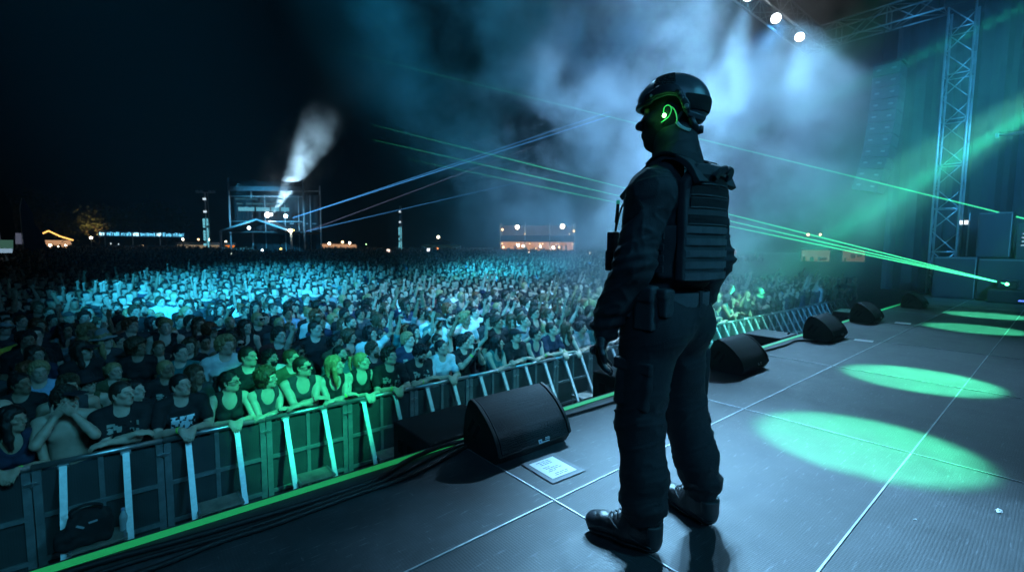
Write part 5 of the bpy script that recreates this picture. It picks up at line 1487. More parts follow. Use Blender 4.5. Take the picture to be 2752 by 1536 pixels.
    def top(s, h, kind):
        F = Field(); s.torso(F, .013)
        hi = s.T(0, 0, 1.0)
        if kind == 'tee':
            for k in (0, 1): s.arm(F, k, .012, True, .62)
            F.cap(s.nb + s.Rt @ V3(0, .035, .0), s.hc, .066, .07, .008, 's')
        else:
            for k in (0, 1):
                F.ell(s.sh[k] + s.Rt @ V3((1, -1)[k] * .03, 0, .0), (.075, .13, .12), .02, 's', s.Rt)
            F.ell(s.T(0, .10, 1.475), (.085, .10, .13), .02, 's', s.Rt); F.ell(s.T(0, -.12, 1.48), (.09, .08, .07), .02, 's', s.Rt)
            F.cap(s.nb, s.hc, .07, .07, .01, 's')
        F.half((0, 0, -1), -.84)
        me = F.mesh('top', h); V = coords(me); Nn = normals(me)
        a = .0055 if kind == 'tee' else .003
        put(me, V + Nn * (vnoise(V * V3(1, 1, 1.8), 9) * a + (1 - 2 * np.abs(vnoise(V * V3(1, 1, 2) + 4, 13))) * a * .6)[:, None]); return me
    def head_matrix(s): return Matrix.Translation(Vector(s.hc.tolist())) @ Matrix([[float(v) for v in r_] for r_ in s.Hm]).to_4x4()

# ---- hair, hats, glasses: head-local, shared by every pose
def hairfield(g, front, low, side=.0):
    F = Field(); F.ell((0, -.016, .034), (.077 + g, .096 + g, .089 + g), 0)
    F.ell((0, -.05, -.02), (.066 + g, .055 + g, .075 + g), .03)
    F.box((0, .115, front - .1), (.085, .062, .1), .03, .015, 's')
    F.box((0, .10, -.08), (.2, .088, .10), .02, .012, 's')
    F.half((0, 0, -1), -low, .01)
    return F
HAIR = {}
def hair(name, F, h, amp, sc, rd=False, extra=None):
    me = F.mesh(name, h); rough_up(me, amp, sc, (1, 1, .45), rd); HAIR[name] = me
hair('short', hairfield(.013, .066, -.06), .0055, .009, 60, True)
hair('crop', hairfield(.006, .070, -.05), .006, .0015, 60)
hair('quiff', hairfield(.014, .062, -.05).ell((0, .05, .105), (.055, .05, .035), .03), .0055, .010, 50, True)
F = hairfield(.016, .060, -.4)
for s in (-1, 1): F.chain([(s * .074, .015, .06), (s * .088, .02, -.05), (s * .085, .025, -.16), (s * .08, .03, -.25)], [.022, .026, .028, .016], .03)
F.ell((0, -.075, -.13), (.092, .04, .16), .04); hair('long', F, .0065, .007, 30, True)
F = hairfield(.009, .068, -.06); F.chain([(0, -.11, .06), (0, -.155, .05), (0, -.165, -.03), (.01, -.15, -.14)], [.022, .026, .026, .01], .02); hair('ponytail', F, .006, .004, 40)
F = hairfield(.035, .055, -.13).ell((0, -.03, .04), (.118, .12, .118), .03); F.box((0, .125, -.03), (.075, .06, .1), .03, .015, 's'); hair('curly', F, .008, .014, 42)
F = hairfield(.009, .066, -.05).ell((0, -.06, .125), (.038, .038, .034), .01); hair('bun', F, .006, .004, 40)
def capmesh(back):
    F = Field(); F.ell((0, -.012, .036), (.087, .104, .092), 0); F.half((0, 0, -1), -.038, .004)
    s = -1 if back else 1
    F.box((0, s * .125 + (-.01 if back else 0), .044), (.072, .065, .005), .004, .012, 'u', npm(rot(-8 * s, 0, 0)))
    return F.mesh('cap', .006)
CAPS = dict(cap=capmesh(False), cap_back=capmesh(True))
F = Field(); F.ell((0, -.014, .045), (.088, .106, .094), 0); F.half((0, 0, -1), -.02, .004); me = F.mesh('beanie', .006); rough_up(me, .003, 40); CAPS['beanie'] = me
F = Field(); F.cap((0, -.01, .05), (0, -.012, .1), .098, .08, 0); F.half((0, 0, -1), -.04, .004); F.ell((0, -.008, .035), (.15, .165, .014), .02); CAPS['bucket'] = F.mesh('bucket_hat', .007)
F = Field(); F.ell((0, .022, -.045), (.062, .07, .080), .0); F.ell((0, .060, -.095), (.031, .029, .028), .035); F.box((0, 0, .08), (.2, .2, .118), .01, .02, 's'); F.box((0, .1, -.0635), (.022, .03, .008), .006, .008, 's'); F.box((0, -.1, -.1), (.2, .1, .2), .01, .02, 's'); me = F.mesh('beard', .006); rough_up(me, .003, 60); BEARD = me
def glasses(dark):
    m = MB()
    for s in (-1, 1):
        c = Vector((s * .034, .098, -.002))
        if dark: m.rbox(c, (.054, .006, .036), .003, rot(0, 0, -s * 14))
        else: m.tube([c + Vector((.024 * math.cos(a), -abs(.0) - s * .0, .017 * math.sin(a))) for a in [2 * PI * k / 14 for k in range(15)]], .0026, 5)
        m.tube([(s * .058, .092, .006), (s * .08, .04, .004), (s * .082, -.01, .0)], .003, 5)
    m.tube([(-.012, .106, .002), (.012, .106, .002)], .003, 5)
    me = bpy.data.meshes.new('glasses'); me.from_pydata(m.v, [], m.f); me.update(); return me
GLASS = dict(sunglasses=glasses(True), glasses=glasses(False))
glass_m = mat('dark_glass', (.01, .01, .012), .15)

# ---- build the stock of bodies
STOCK = {}
def stock(key, pose, fem, yaw, pitch, tilt, h, tops):
    b = Body(pose, fem, yaw, pitch, tilt); me = b.body(h); set_colors(me, b.C)
    me.materials.append(skin_m)
    d = dict(body=me, hm=b.head_matrix(), pose=pose, fem=fem, b=b)
    for t in tops: d[t] = b.top(h * 1.05, t)
    STOCK[key] = d
HF = .0075; HB = .0092
stock('A', 'rail_cross', False, 44, 6, 0, HF, ('tee', 'tank')); stock('B', 'rail_hands', False, 30, 10, 0, HF, ('tee', 'tank'))
stock('C', 'rail_hands', True, 52, 4, 0, HF, ('tee', 'tank')); stock('D', 'rail_cross', True, 48, 6, 3, HF, ('tee', 'tank'))
stock('E', 'mouth', False, 42, 6, 0, HF, ('tee',)); stock('F', 'phone', False, 46, 2, 0, HF, ('tee',))
stock('G', 'rail_cross', False, 26, -26, 0, HF, ('tee',))
stock('H', 'idle', False, 40, 6, 0, HB, ('tee',)); stock('I', 'idle', True, 46, 6, 4, HB, ('tee', 'tank')); stock('J', 'idle', False, 14, 4, -3, HB, ('tee', 'tank'))
stock('K', 'point_r', False, 40, 10, 0, HB, ('tee',)); stock('L', 'raise_l', True, 42, 8, 0, HB, ('tee', 'tank')); stock('M', 'both_up', False, 36, 10, 0, HB, ('tee',))
stock('N', 'phone', True, 30, 4, 0, HB, ('tee', 'tank')); stock('O', 'horns', False, 44, 6, 0, HB, ('tee',)); stock('P', 'clap', True, 38, 6, 0, HB, ('tee',)); stock('Q', 'cross', False, 34, 4, 0, HB, ('tee',))
F = Field()
for x in (1, -1):
    F.cap((x * .09, 0, .92), (x * .112, .01, .5), .105, .078, .04); F.cap((x * .112, .01, .5), (x * .12, -.02, .10), .078, .066, .02)
F.ell((0, -.005, .94), (.178, .128, .12), .05); F.half((0, 0, 1), 1.0); TROU = F.mesh('trousers', .011); rough_up(TROU, .006, 9); TROU.materials.append(denim)

SKINS = [(.56, .39, .30), (.50, .34, .26), (.44, .29, .21), (.60, .44, .35), (.30, .18, .12)]
HCOL = dict(black=(.012, .011, .011), dark=(.028, .02, .014), brown=(.07, .042, .022), blond=(.33, .23, .11), red=(.16, .05, .02))
TCOL = {'black': (.012, .012, .014), 'charcoal': (.04, .042, .048), 'navy': (.018, .026, .06), 'white': (.68, .68, .68), 'grey': (.2, .2, .21), 'dark red': (.14, .02, .02), 'light blue': (.28, .42, .6), 'olive': (.07, .08, .04), 'yellow': (.6, .5, .06), 'teal': (.03, .16, .16)}

def child(name, me, parent, m_=None, color=None, M=None):
    if m_ is not None and not me.materials: me.materials.append(m_)
    o = bpy.data.objects.new(name, me); COL.objects.link(o); o.parent = parent
    if color is not None: o.color = (*color, 1)
    if M is not None: o.matrix_local = M
    return o
def person(key, x, y, rz, sc, label, top, tcol, hr, hcol, skin, cap=None, capcol=None, beard=False, glass=None, prt=None, group='people in the crowd', zoff=0, band=None):
    d = STOCK[key]
    o = bpy.data.objects.new('person', d['body']); COL.objects.link(o)
    o.location = (x, y, GZ + zoff); o.rotation_euler = (0, 0, PI + rz); o.scale = (sc, sc, sc); o.color = (*skin, 1)
    tag(o, label, 'person', group)
    if top:
        c = child('tank_top' if top == 'tank' else 't_shirt', d[top], o, cloth_m, tcol)
        if prt is not None:
            c.material_slots[0].link = 'OBJECT'; c.material_slots[0].material = prt
    child('trousers', TROU, o)
    if hr: child('hair', HAIR[hr], o, hair_m, hcol, d['hm'])
    if cap: child('cap' if cap[:3] == 'cap' else cap + ('_hat' if cap == 'bucket' else ''), CAPS[cap], o, cloth_m, capcol or (.015, .015, .02), d['hm'])
    if beard: child('beard', BEARD, o, hair_m, hcol, d['hm'])
    if glass: child(glass, GLASS[glass], o, glass_m, None, d['hm'])
    if band is not None:
        k = band[0]; e, w, r_ = d['b'].arms[k][0], d['b'].arms[k][1], (.027 if d['fem'] else .033)
        if ('band', key, k) not in STOCK:
            c_ = Vector((w - (w - e) * .12).tolist()); t_ = Vector((w - e).tolist()).normalized(); q = t_.to_track_quat('Z', 'Y').to_matrix()
            m = MB(); m.lathe([(r_ - .004, -.009), (r_, -.008), (r_, .008), (r_ - .004, .009)], c_, 16, q); me = bpy.data.meshes.new('wristband'); me.from_pydata(m.v, [], m.f); me.update(); STOCK[('band', key, k)] = me
        child('wristband', STOCK[('band', key, k)], o, cloth_m, band[1])
    return o
FY = BY + .435           # feet line of the front row: forearms reach the rail
bl, wh, dk, br_ = TCOL['black'], TCOL['white'], HCOL['dark'], HCOL['brown']
FRONT = [  # x, key, scale, label, short name, kwargs
    (-.86, 'C', .97, 'woman with bare shoulders in dark strap top at the very edge of the view', 'the woman in strap top', dict(top='tank', tcol=TCOL['navy'], hr='long', hcol=HCOL['black'], skin=SKINS[2])),
    (-.50, 'E', 1.02, 'shirtless man in dark cap cupping both hands at his mouth to shout', 'the shirtless shouting man', dict(top=None, tcol=None, hr='short', hcol=dk, skin=SKINS[1], cap='cap', capcol=(.01, .01, .016))),
    (-.08, 'A', 1.03, 'man in black printed tee with forearms crossed on the rail, short hair', 'the man with crossed forearms', dict(top='tee', tcol=bl, hr='crop', hcol=dk, skin=SKINS[0], prt=print_b)),
    (.40, 'B', 1.02, 'man in black tee with bright white block print leaning hands over the rail', 'the man in white block print', dict(top='tee', tcol=bl, hr='crop', hcol=HCOL['black'], skin=SKINS[1], prt=print_a)),
    (.86, 'C', .99, 'woman with glasses and dark tied hair in black tank top leaning on the rail', 'the woman with glasses', dict(top='tank', tcol=bl, hr='ponytail', hcol=HCOL['black'], skin=SKINS[0], glass='glasses')),
    (1.24, 'D', .98, 'woman with long curly brown hair and dark top, arms crossed on the rail', 'the curly haired woman', dict(top='tank', tcol=TCOL['charcoal'], hr='curly', hcol=br_, skin=SKINS[0])),
    (1.64, 'A', 1.03, 'stocky man in black sunglasses and dark tank top, lit bright green', 'the man in sunglasses', dict(top='tank', tcol=TCOL['charcoal'], hr='crop', hcol=dk, skin=SKINS[0], glass='sunglasses')),
    (2.04, 'D', 1.0, 'woman with long blond hair in patterned top, lit green at the rail', 'the long haired blonde', dict(top='tank', tcol=bl, hr='long', hcol=HCOL['blond'], skin=SKINS[3])),
    (2.42, 'C', .99, 'woman with blond ponytail and dark tank top, hands over the rail', 'the ponytail woman', dict(top='tank', tcol=bl, hr='ponytail', hcol=HCOL['blond'], skin=SKINS[3])),
    (2.83, 'B', 1.0, 'young man in dark tee with pale picture print beside the ponytail woman', 'the man in picture print', dict(top='tee', tcol=bl, hr='quiff', hcol=dk, skin=SKINS[0], prt=print_b)),
    (3.28, 'G', 1.0, 'bearded man in black printed tee looking down at the rail', 'the bearded man', dict(top='tee', tcol=bl, hr='quiff', hcol=HCOL['black'], skin=SKINS[1], beard=True, prt=print_b)),
    (3.70, 'B', 1.0, 'man in plain white tee with hands clasped over the rail', 'the man in white tee', dict(top='tee', tcol=(.6, .66, .72), hr='crop', hcol=HCOL['black'], skin=SKINS[1])),
    (4.15, 'F', 1.0, 'long haired man in black tee holding up a phone with both hands', 'the man with phone', dict(top='tee', tcol=bl, hr='short', hcol=HCOL['black'], skin=SKINS[0])),
    (4.74, 'D', .97, 'woman with loose black hair in pale halter top at the rail', 'the woman in halter top', dict(top='tank', tcol=TCOL['teal'], hr='long', hcol=HCOL['black'], skin=SKINS[0])),
    (5.14, 'A', 1.02, 'man in black cap and black tee with one forearm along the rail', 'the man in black cap', dict(top='tee', tcol=bl, hr='crop', hcol=dk, skin=SKINS[0], cap='cap')),
    (5.63, 'D', 1.0, 'dark haired woman in tank top with arms crossed flat on the rail', 'the cross armed woman', dict(top='tank', tcol=TCOL['navy'], hr='bun', hcol=HCOL['black'], skin=SKINS[1])),
    (6.05, 'B', 1.02, 'crop haired man in dark tee leaning on the rail near the gloved hand', 'the crop haired man', dict(top='tee', tcol=TCOL['navy'], hr='crop', hcol=dk, skin=SKINS[0])),
    (6.46, 'C', 1.0, 'woman with long brown hair and bare arms stretched over the rail', 'the brown haired woman', dict(top='tank', tcol=bl, hr='long', hcol=br_, skin=SKINS[3])),
    (6.86, 'A', .99, 'green lit man in light tee close by the gloved hand of the guard', 'the green lit man', dict(top='tee', tcol=TCOL['grey'], hr='short', hcol=HCOL['black'], skin=SKINS[2])),
    (7.26, 'C', 1.0, 'woman with bushy black hair and teal top behind the gloved hand', 'the bushy haired woman', dict(top='tee', tcol=TCOL['teal'], hr='curly', hcol=HCOL['black'], skin=SKINS[2])),
]
PEOPLE = []
rg = random.Random(21)
for x, key, sc, lab, short, kw in FRONT:
    person(key, x, FY + rg.uniform(-.02, .02), R(rg.uniform(-5, 5)), sc, lab, group='people leaning on the barrier', band=(rg.randint(0, 1), rg.choice([(.25, .8, .1), (.25, .8, .1), (.02, .02, .02), (.6, .08, .1), (.5, .5, .5)])) if rg.random() < .75 else None, **kw)
    PEOPLE.append((x, FY, short))
# the phone held by the front row man
o = empty('phone', (4.15, FY - .40, GZ + 1.60)); o.rotation_euler = (R(-12), 0, PI); tag(o, 'dark phone held up by the long haired man at the rail', 'phone')
m = MB(); m.rbox((0, 0, 0), (.075, .009, .15), .004); m.build('case', black_paint, o); m = MB(); m.rbox((0, -.006, 0), (.068, .002, .14), .001); m.build('screen', glow('phone_screen', (.6, .8, 1), .5), o)
# wristbands and lanyard of the front row
# ---- the rest of the individuals: rows behind, nearest first
cand = []
for r_ in range(0, 30):
    Y = FY + (.52 + .60 * (r_ - 1) if r_ > 0 else 0)
    x = -.17 * Y - .2 + (r_ % 2) * .25
    if r_ == 0: x = 7.7
    while x < 26:
        xx = x + rg.uniform(-.10, .10); yy = Y + (rg.uniform(-.13, .13) if r_ else rg.uniform(-.02, .02))
        cand.append((math.hypot(xx, yy), r_, xx, yy)); x += rg.uniform(.46, .60) if r_ == 0 else rg.uniform(.50, .68)
cand.sort()
NIND = 300 - len(FRONT)
near, rest = cand[:NIND], cand[NIND:]
maxd = near[-1][0]
used = set(f[3] for f in FRONT)
HN = {'short': 'short haired', 'crop': 'crop haired', 'quiff': 'swept hair', 'long': 'long haired', 'ponytail': 'ponytailed', 'curly': 'curly haired', 'bun': 'bun haired'}
HCN = {'black': 'black', 'dark': 'dark', 'brown': 'brown', 'blond': 'blond', 'red': 'reddish'}
PN = {'H': '', 'I': '', 'J': '', 'K': 'one arm pointing up', 'L': 'one arm raised', 'M': 'both arms up', 'N': 'hands held at face', 'O': 'hand raised', 'P': 'clapping', 'Q': 'arms folded',
      'A': 'forearms crossed', 'B': 'hands over rail', 'C': 'hands over rail', 'D': 'forearms crossed', 'F': 'hands held at face'}
NPHONE = 0
for dist, r_, x, y in near:
    for att in range(60):
        if r_ == 0: key = rg.choice('AABCD')
        else: key = rg.choices('HIJKLMNOPQ', (20, 18, 11, 9, 8, 4, 6, 6, 5, 4) if x / y < .4 else (14, 13, 7, 15, 13, 7, 9, 9, 6, 4))[0]
        fem = STOCK[key]['fem']
        hr = rg.choice(['long', 'long', 'ponytail', 'curly', 'bun'] if fem else ['short', 'short', 'crop', 'crop', 'quiff', 'long'])
        hc_ = rg.choices(['black', 'dark', 'brown', 'blond', 'red'], (5, 6, 4, 2 if not fem else 4, 1))[0]
        tc_ = rg.choices(list(TCOL), (34, 10, 8, 9, 6, 3, 3, 3, 1, 2))[0]
        top = 'tank' if ('tank' in STOCK[key] and rg.random() < .45) else 'tee'
        cap = rg.choices([None, 'cap', 'cap_back', 'beanie', 'bucket'], (80, 9, 4, 2, 2))[0]
        gl = rg.choices([None, 'glasses', 'sunglasses'], (86, 9, 4))[0]
        bd = (not fem) and rg.random() < .22
        # whoever stands in front of this person in the same line of sight
        a = x / y
        sn = min(PEOPLE, key=lambda p: abs(p[0] / p[1] - a))[2] if r_ else None
        hd_ = {'cap': 'in cap', 'cap_back': 'in backwards cap', 'beanie': 'in beanie', 'bucket': 'in bucket hat', None: ''}[cap]
        who = ('%s %s%s' % (HCN[hc_], HN[hr], ' bearded' if bd else '')).strip()
        desc = '%s%s in %s %s' % (who, ' capped' if cap in ('cap', 'cap_back') else ' hatted' if cap else '', tc_, 'tank' if top == 'tank' else 'tee')
        if gl: desc += ' and ' + gl
        if r_ == 0: lab = desc + ', ' + PN[key] + ', at the rail past the bushy haired woman'
        else: lab = desc + (', ' + PN[key] if PN[key] else '') + ', %s row behind %s' % (ordn[r_], sn)
        if lab not in used and len(lab.replace(',', ' ').split()) <= 16: break
    used.add(lab)
    sc = rg.uniform(.95, 1.11) * (.965 if fem else 1)
    prt = print_b if (top == 'tee' and tc_ in ('black', 'charcoal', 'navy') and rg.random() < .4) else None
    person(key, x, y, R(rg.uniform(-16, 10)), sc, lab, top, TCOL[tc_], hr if cap != 'beanie' else None, HCOL[hc_], rg.choice(SKINS), cap, rg.choice([(.012, .012, .016), (.02, .03, .08), (.1, .1, .1), (.3, .3, .3)]), bd, gl, prt,
           group='people leaning on the barrier' if r_ == 0 else 'people in the crowd')
    if r_ == 0: PEOPLE.append((x, y, 'the %s in %s %s' % (who, tc_, 'tank' if top == 'tank' else 'tee')))

# ---- the rest of the crowd: one mass, each figure still modelled
def lod(pose, fem, yaw, pitch, h, legs, zmin):
    b = Body(pose, fem, yaw, pitch)
    out = []
    me = b.body(h, legs, hand_=True, fine=False); V, F_ = coords(me), mfaces(me)
    L = b.L; hd = b.hd
    hairm = hd & ((L[:, 2] > .058) | (L[:, 1] < .0)) & (L[:, 2] > (-.2 if fem else -.06))
    Vn = normals(me); V = V + Vn * (hairm * .012)[:, None]
    kind = np.zeros(len(V), np.int8); kind[hairm] = 1
    tint = 1 - (1 - b.C) * .35
    arm_d = np.full(len(V), 9., np.float32)
    for k in (0, 1):
        e, w = b.arms[k][0], b.arms[k][1]; sh = b.sh[k]
        for p, q in ((sh + (e - sh) * .55, e), (e, w + (w - e) * .7)):
            dd = q - p; t = np.clip(((V - p) @ dd) / (dd @ dd), 0, 1); arm_d = np.minimum(arm_d, np.linalg.norm(V - p - t[:, None] * dd, axis=1))
    shirt = (~hd) & (arm_d > .065); kind[shirt] = 2
    neck = (np.linalg.norm(V - b.nb - V3(0, .02, .03), axis=1) < .075); kind[neck & (kind == 2)] = 0
    V = V + normals(me) * ((kind == 2) * .01)[:, None]
    keep = V[:, 2] > zmin
    km = keep[F_].all(1); F_ = F_[km]; ix = np.cumsum(keep) - 1
    V, kind, tint = V[keep], kind[keep], tint[keep]; F_ = ix[F_]
    bpy.data.meshes.remove(me)
    return V.astype(np.float32), F_.astype(np.int32), kind, tint
def mfaces(me):
    a = np.empty(len(me.loops), np.int32); me.loops.foreach_get('vertex_index', a); return a.reshape(-1, 4)
MIDS = [lod(p, f, yw, 6, .021, False, .75) for p, f, yw in (('idle', False, 38), ('idle', True, 42), ('idle', False, 10), ('point_r', False, 38), ('raise_l', True, 40), ('both_up', False, 30), ('horns', False, 40), ('clap', True, 36), ('cross', False, 30))]
FARS = [lod(p, f, yw, 6, .042, False, 1.02) for p, f, yw in (('idle', False, 36), ('idle', True, 40), ('idle', False, 8), ('point_r', False, 36), ('both_up', False, 30))]
def rows_far():
    pts = []
    r = np.random.default_rng(5)
    Y = near[0][3]
    for d, r_, x, y in rest: pts.append((x, y))
    y = FY + .52 + .60 * 29
    while y < 100:
        st = .66 + max(0, y - 22) * .011
        x = -.19 * y - 2
        while x < min(3.4 * y, 95):
            pts.append((x + r.uniform(-.25, .25) * st, y + r.uniform(-.25, .25) * st)); x += st * r.uniform(.8, 1.15)
        y += st * .95
    return np.array(pts, np.float32)
P = rows_far()
D = np.hypot(P[:, 0], P[:, 1])
# keep what the camera could see; leave the mixing tower's plot free
ca, sa = math.cos(R(39.9)), math.sin(R(39.9))
lx = (P[:, 0] - 16.83) * ca - (P[:, 1] - 77.35) * sa; ly = (P[:, 0] - 16.83) * sa + (P[:, 1] - 77.35) * ca
az = np.degrees(np.arctan2(P[:, 0], P[:, 1]))
ok = ~((np.abs(lx) < 6.2) & (ly > -4.2) & (ly < 7)) & (az > -12) & (az < 84) & (D < 104) & (P[:, 0] < 60)
P, D = P[ok], D[ok]
r = np.random.default_rng(8)
VV, FF, CC = [], [], []; nb_ = 0
SK = np.array(SKINS); HC_ = np.array(list(HCOL.values())); TC_ = np.array(list(TCOL.values())); tw = np.array((46, 14, 10, 5, 5, 3, 2, 3, .6, 2), float); tw /= tw.sum()
for (x, y), dd in zip(P, D):
    if dd < 27: src = MIDS[r.choice(len(MIDS), p=(.25, .23, .17, .09, .08, .03, .06, .04, .05))]
    else: src = FARS[r.choice(5, p=(.37, .34, .22, .05, .02))]
    V, F_, kind, tint = src
    a = PI + R(r.uniform(-18, 14)); c, s = math.cos(a), math.sin(a); sc = r.uniform(.95, 1.13)
    W_ = np.empty_like(V); W_[:, 0] = (V[:, 0] * c - V[:, 1] * s) * sc + x; W_[:, 1] = (V[:, 0] * s + V[:, 1] * c) * sc + y; W_[:, 2] = V[:, 2] * sc + min(float(gz(x, y)), GZ + 1.6)
    col = np.where((kind == 0)[:, None], SK[r.integers(0, 5)], np.where((kind == 1)[:, None], HC_[r.choice(5, p=(.42, .36, .15, .04, .03))], TC_[r.choice(10, p=tw)])) * tint
    VV.append(W_); FF.append(F_ + nb_); CC.append(col); nb_ += len(V)
me = mesh_np('crowd', np.concatenate(VV), np.concatenate(FF)); smooth_all(me); set_colors(me, np.concatenate(CC))
o = link('crowd', me, mat('crowd_mixed', (1, 1, 1), .65, 0, tint=True)); tag(o, kind='stuff'); o['label'] = 'dense festival crowd reaching back across the field'
CROWD_INFO = (len(P), nb_, maxd)
# ================================================================== LIGHT
def spot(name, loc, aim, power, color, size, blend=.4, r=.12):
    l = bpy.data.lights.new(name, 'SPOT'); l.energy = power; l.color = color; l.spot_size = R(size); l.spot_blend = blend; l.shadow_soft_size = r
    o = bpy.data.objects.new(name, l); COL.objects.link(o); o.location = loc
    o.rotation_mode = 'QUATERNION'; o.rotation_quaternion = (Vector(aim) - Vector(loc)).to_track_quat('-Z', 'Y')
    return o
WHITE = (.27, .64, 1.0); CYAN = (.03, .55, .92); TEAL = (.08, .66, .78); GREEN = (.02, 1.0, .46); BLUE = (.05, .32, .8)
KP = [6200, 6200, 11500, 13000, 11000, 9500, 6500]; KS = [26, 26, 22, 22, 20, 18, 18]
for k, (o, d) in enumerate(LAMPOBJ):
    p = Vector(o.location) + d.normalized() * .06
    spot('lamp_light', p, p + d, KP[k], WHITE, KS[k], .9)
for k, a, pw in ((0, (12.5, 6.5, 1), 1500), (1, (12, 8.5, 0), 1700), (3, (9.5, 7.5, 0), 2300), (4, (8, 9, 1), 2300), (5, (8.5, 7, 3), 1800)):
    p = Vector(LAMPOBJ[k][0].location) + Vector((0, .1, -.12)); spot('smoke_fill', p, a, pw * 1.6, (.25, .58, 1.0), 85, 1.0)  # extra wide spots added at the lamps to brighten the smoke
def ground_spot(p, c, rad, power, color, blend=.5, z=-.3):
    """p: lamp place, c: centre of the lit patch, rad: patch radius seen from the lamp"""
    d = (Vector((c[0], c[1], z)) - Vector(p)).length
    return spot('unseen_wash', p, (c[0], c[1], z), power, color, 2 * math.degrees(math.atan(rad / d)), blend)
# coloured washes over the crowd from unseen lamps placed above stage and pit
ground_spot((-4, -3, 9.5), (3.6, 19.5), 5.4, 115000, (.02, .50, 1.0), 1)
ground_spot((-1, 5.4, 7.3), (22.5, 26), 6.4, 105000, (.02, .50, .90), 1)
ground_spot((3.4, -2, 7.3), (1.75, 6.1), 1.15, 9000, GREEN, .7, -.75)
ground_spot((9.0, -2, 8), (9.3, 8.9), 1.3, 7500, GREEN, .8)
ground_spot((-6, -3, 9.5), (10, 13.5), 7.5, 42000, (.03, .48, .88), 1)
ground_spot((3, -4, 8), (1.0, 10.0), 5.5, 1900, (.05, .42, .85), .9)
ground_spot((6, -3, 7.5), (5.0, 6.2), 2.6, 3000, TEAL, .9)
ground_spot((1, -3, 7.0), (.2, 5.8), 2.6, 800, (.06, .6, .85), .9)
ground_spot((14, 5.3, 7.3), (40, 40), 24, 9000, BLUE, .9)
ground_spot((12.5, -.5, 4.6), (13.4, 6.5), 1.9, 10000, (.15, 1, .62), .7)
ground_spot((11, -3, 7.5), (11.5, 6.0), 3.2, 17000, (.06, .85, .8), .9, -.6)
spot('haze_fill', (9, 5.4, 7.3), (26, 48, 9), 6000, (.02, .22, .55), 75, 1)  # unseen wide light added to turn the far haze blue
# green pools on the deck, from straight above
for (x, y, r_) in ((3.45, .74, .53), (5.6, .82, .52), (9.95, .85, .54), (12.2, .9, .54)):
    spot('pool_light', (x + .5, y - 2.6, 7.2), (x, y, 0), 28000 if x < 8 else 17000, (.09, 1, .48), 2 * math.degrees(math.atan(r_ * 1.12 / 7.7)), .45, .04)
# the two wide green beams out over the pit
spot('beam_light', (14.65, -.1, 4.67), (15.67, 6.92, -.3), 46000, (.02, 1, .5), 7.5, .8)
spot('beam_light', (13.9, .02, 6.24), (12.67, 6.69, 3.81), 9000, (.02, 1, .55), 6, .8)
# unseen fill lights added behind and beside the camera for guard and stage
spot('unseen_wash', (4.2, -5.5, 6.0), (1.75, .95, 1.3), 1700, (.07, .47, .78), 22, .9, .4)
spot('unseen_wash', (7, -5, 7), (16.5, 2.5, 3.5), 15000, (.05, .40, .9), 46, .9, .3)
spot('unseen_wash', (-2, -4.5, 6.5), (.4, 1.2, 0), 420, (.12, .5, .9), 44, 1, .4)
spot('unseen_wash', (-2.5, -4, 5.0), (1.6, 1.0, 1.4), 330, (.06, .36, .8), 20, .9, .4)
# mixing tower: searchlight, and an unseen blue fill added to light its front
spot('searchlight', (17.6, 77.1, 5.9), (26.0, 70.5, 25.0), 200000, (.5, .8, 1), 28, 1)
spot('tower_fill', (10, 60, 8), (16.8, 77, 5), 30000, (.06, .5, .9), 40, .8)
spot('tree_uplight', (-4.4, 124, 1.5), (-4.1, 129, 6.5), 2500, (1, .68, .25), 60, .8)
sun = bpy.data.lights.new('faint_sun_lamp', 'SUN'); sun.energy = .004; sun.angle = R(.5); sun.color = (.6, .75, 1)  # very faint bluish directional light over the whole scene
so = bpy.data.objects.new('faint_sun_lamp', sun); COL.objects.link(so); so.rotation_euler = (R(50), 0, R(30))

# ================================================================== AIR
def volume(name, mn, mx, dens, aniso, color=(1, 1, 1)):
    m = MB(); m.bx(mn[0], mx[0], mn[1], mx[1], mn[2], mx[2])
    mt = bpy.data.materials.new(name + '_air'); mt.use_nodes = True
    nt = mt.node_tree; nt.nodes.clear()
    v = nt.nodes.new('ShaderNodeVolumePrincipled'); v.inputs['Color'].default_value = (*color, 1); v.inputs['Density'].default_value = dens; v.inputs['Anisotropy'].default_value = aniso
    o = nt.nodes.new('ShaderNodeOutputMaterial'); nt.links.new(v.outputs[0], o.inputs['Volume'])
    ob = m.build(name, mt); ob.visible_shadow = True
    return ob, mt, v
hz, hm, hv = volume('haze', (-261, -61, GZ - 1.3), (261, 331, 27), .0009, .3, (.86, .93, 1))
tag(hz, kind='stuff'); hz['label'] = 'thin smoky air over the whole field'

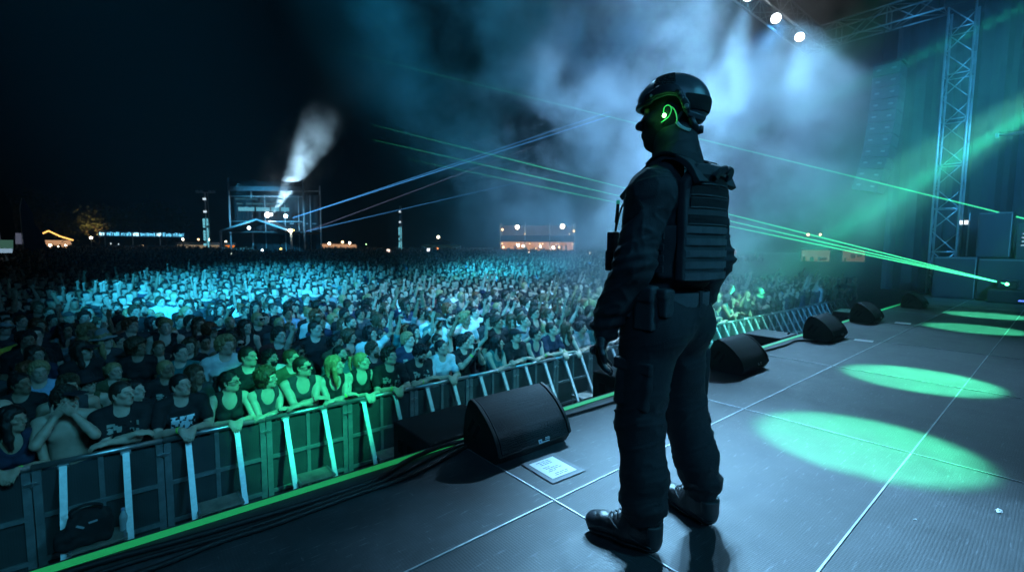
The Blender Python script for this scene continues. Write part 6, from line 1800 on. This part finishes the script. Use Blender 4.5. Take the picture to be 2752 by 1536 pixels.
def smoke(name, c, r, dens, base, scale, lo, hi, aniso, label, rate=.5, seed=0.0, stretch=(1, 1, 1), rotm=None):
    """a drifting bank of stage smoke: ellipsoid container, noise-broken density"""
    bm = bmesh.new(); bmesh.ops.create_icosphere(bm, subdivisions=3, radius=1.04)
    m = MB(); m.bm(bm, Matrix.Diagonal((*r, 1)))
    mt = bpy.data.materials.new(name + '_volume'); mt.use_nodes = True
    nt = mt.node_tree; nt.nodes.clear(); N = nt.nodes; L = nt.links
    tc = N.new('ShaderNodeTexCoord')
    mp = N.new('ShaderNodeMapping'); mp.inputs['Scale'].default_value = stretch; mp.inputs['Location'].default_value = (seed, seed * 1.7, -seed)
    L.new(tc.outputs['Object'], mp.inputs['Vector'])
    nz = N.new('ShaderNodeTexNoise'); nz.inputs['Scale'].default_value = scale; nz.inputs['Detail'].default_value = 5; nz.inputs['Roughness'].default_value = .62
    L.new(mp.outputs[0], nz.inputs['Vector'])
    mr = N.new('ShaderNodeMapRange'); mr.interpolation_type = 'SMOOTHSTEP'; mr.inputs['From Min'].default_value = lo; mr.inputs['From Max'].default_value = hi
    mr.inputs['To Min'].default_value = base; mr.inputs['To Max'].default_value = dens
    L.new(nz.outputs['Fac'], mr.inputs['Value'])
    sc_ = N.new('ShaderNodeVectorMath'); sc_.operation = 'DIVIDE'; sc_.inputs[1].default_value = r; L.new(tc.outputs['Object'], sc_.inputs[0])
    ln = N.new('ShaderNodeVectorMath'); ln.operation = 'LENGTH'; L.new(sc_.outputs[0], ln.inputs[0])
    fo = N.new('ShaderNodeMapRange'); fo.interpolation_type = 'SMOOTHSTEP'; fo.inputs['From Min'].default_value = 1.0; fo.inputs['From Max'].default_value = .25
    L.new(ln.outputs['Value'], fo.inputs['Value'])
    mu = N.new('ShaderNodeMath'); mu.operation = 'MULTIPLY'; L.new(mr.outputs[0], mu.inputs[0]); L.new(fo.outputs[0], mu.inputs[1])
    v = N.new('ShaderNodeVolumePrincipled'); v.inputs['Color'].default_value = (.9, .95, 1, 1); v.inputs['Anisotropy'].default_value = aniso
    L.new(mu.outputs[0], v.inputs['Density'])
    o = N.new('ShaderNodeOutputMaterial'); L.new(v.outputs[0], o.inputs['Volume'])
    mt.cycles.volume_step_rate = rate; mt.cycles.volume_sampling = 'MULTIPLE_IMPORTANCE'
    ob = m.build(name, mt); ob.location = c
    if rotm is not None: ob.rotation_mode = 'QUATERNION'; ob.rotation_quaternion = rotm
    ob['label'] = label; ob['kind'] = 'stuff'
    return ob
smoke('stage_smoke', (9.7, 6.0, 4.4), (8.2, 5.0, 7.0), .46, .008, .55, .485, .62, .4, 'bank of lit stage smoke hanging over the pit beside the guard', .9)
smoke('stage_haze', (15.0, 3.8, 3.8), (6.0, 6.0, 6.0), .075, .05, .35, .35, .75, .35, 'thin smoke around the tower end of the stage', 1.4, 5.0)
d = (Vector((26.0, 70.5, 25.0)) - Vector((17.6, 77.1, 5.9))).normalized()
smoke('searchlight_smoke', Vector((17.6, 77.1, 5.9)) + d * 9.0, (5.5, 5.5, 10.5), .17, .02, .3, .38, .60, .2, 'puff of smoke lit by the searchlight of the mixing tower', .9, 3.1, rotm=d.to_track_quat('Z', 'Y'))
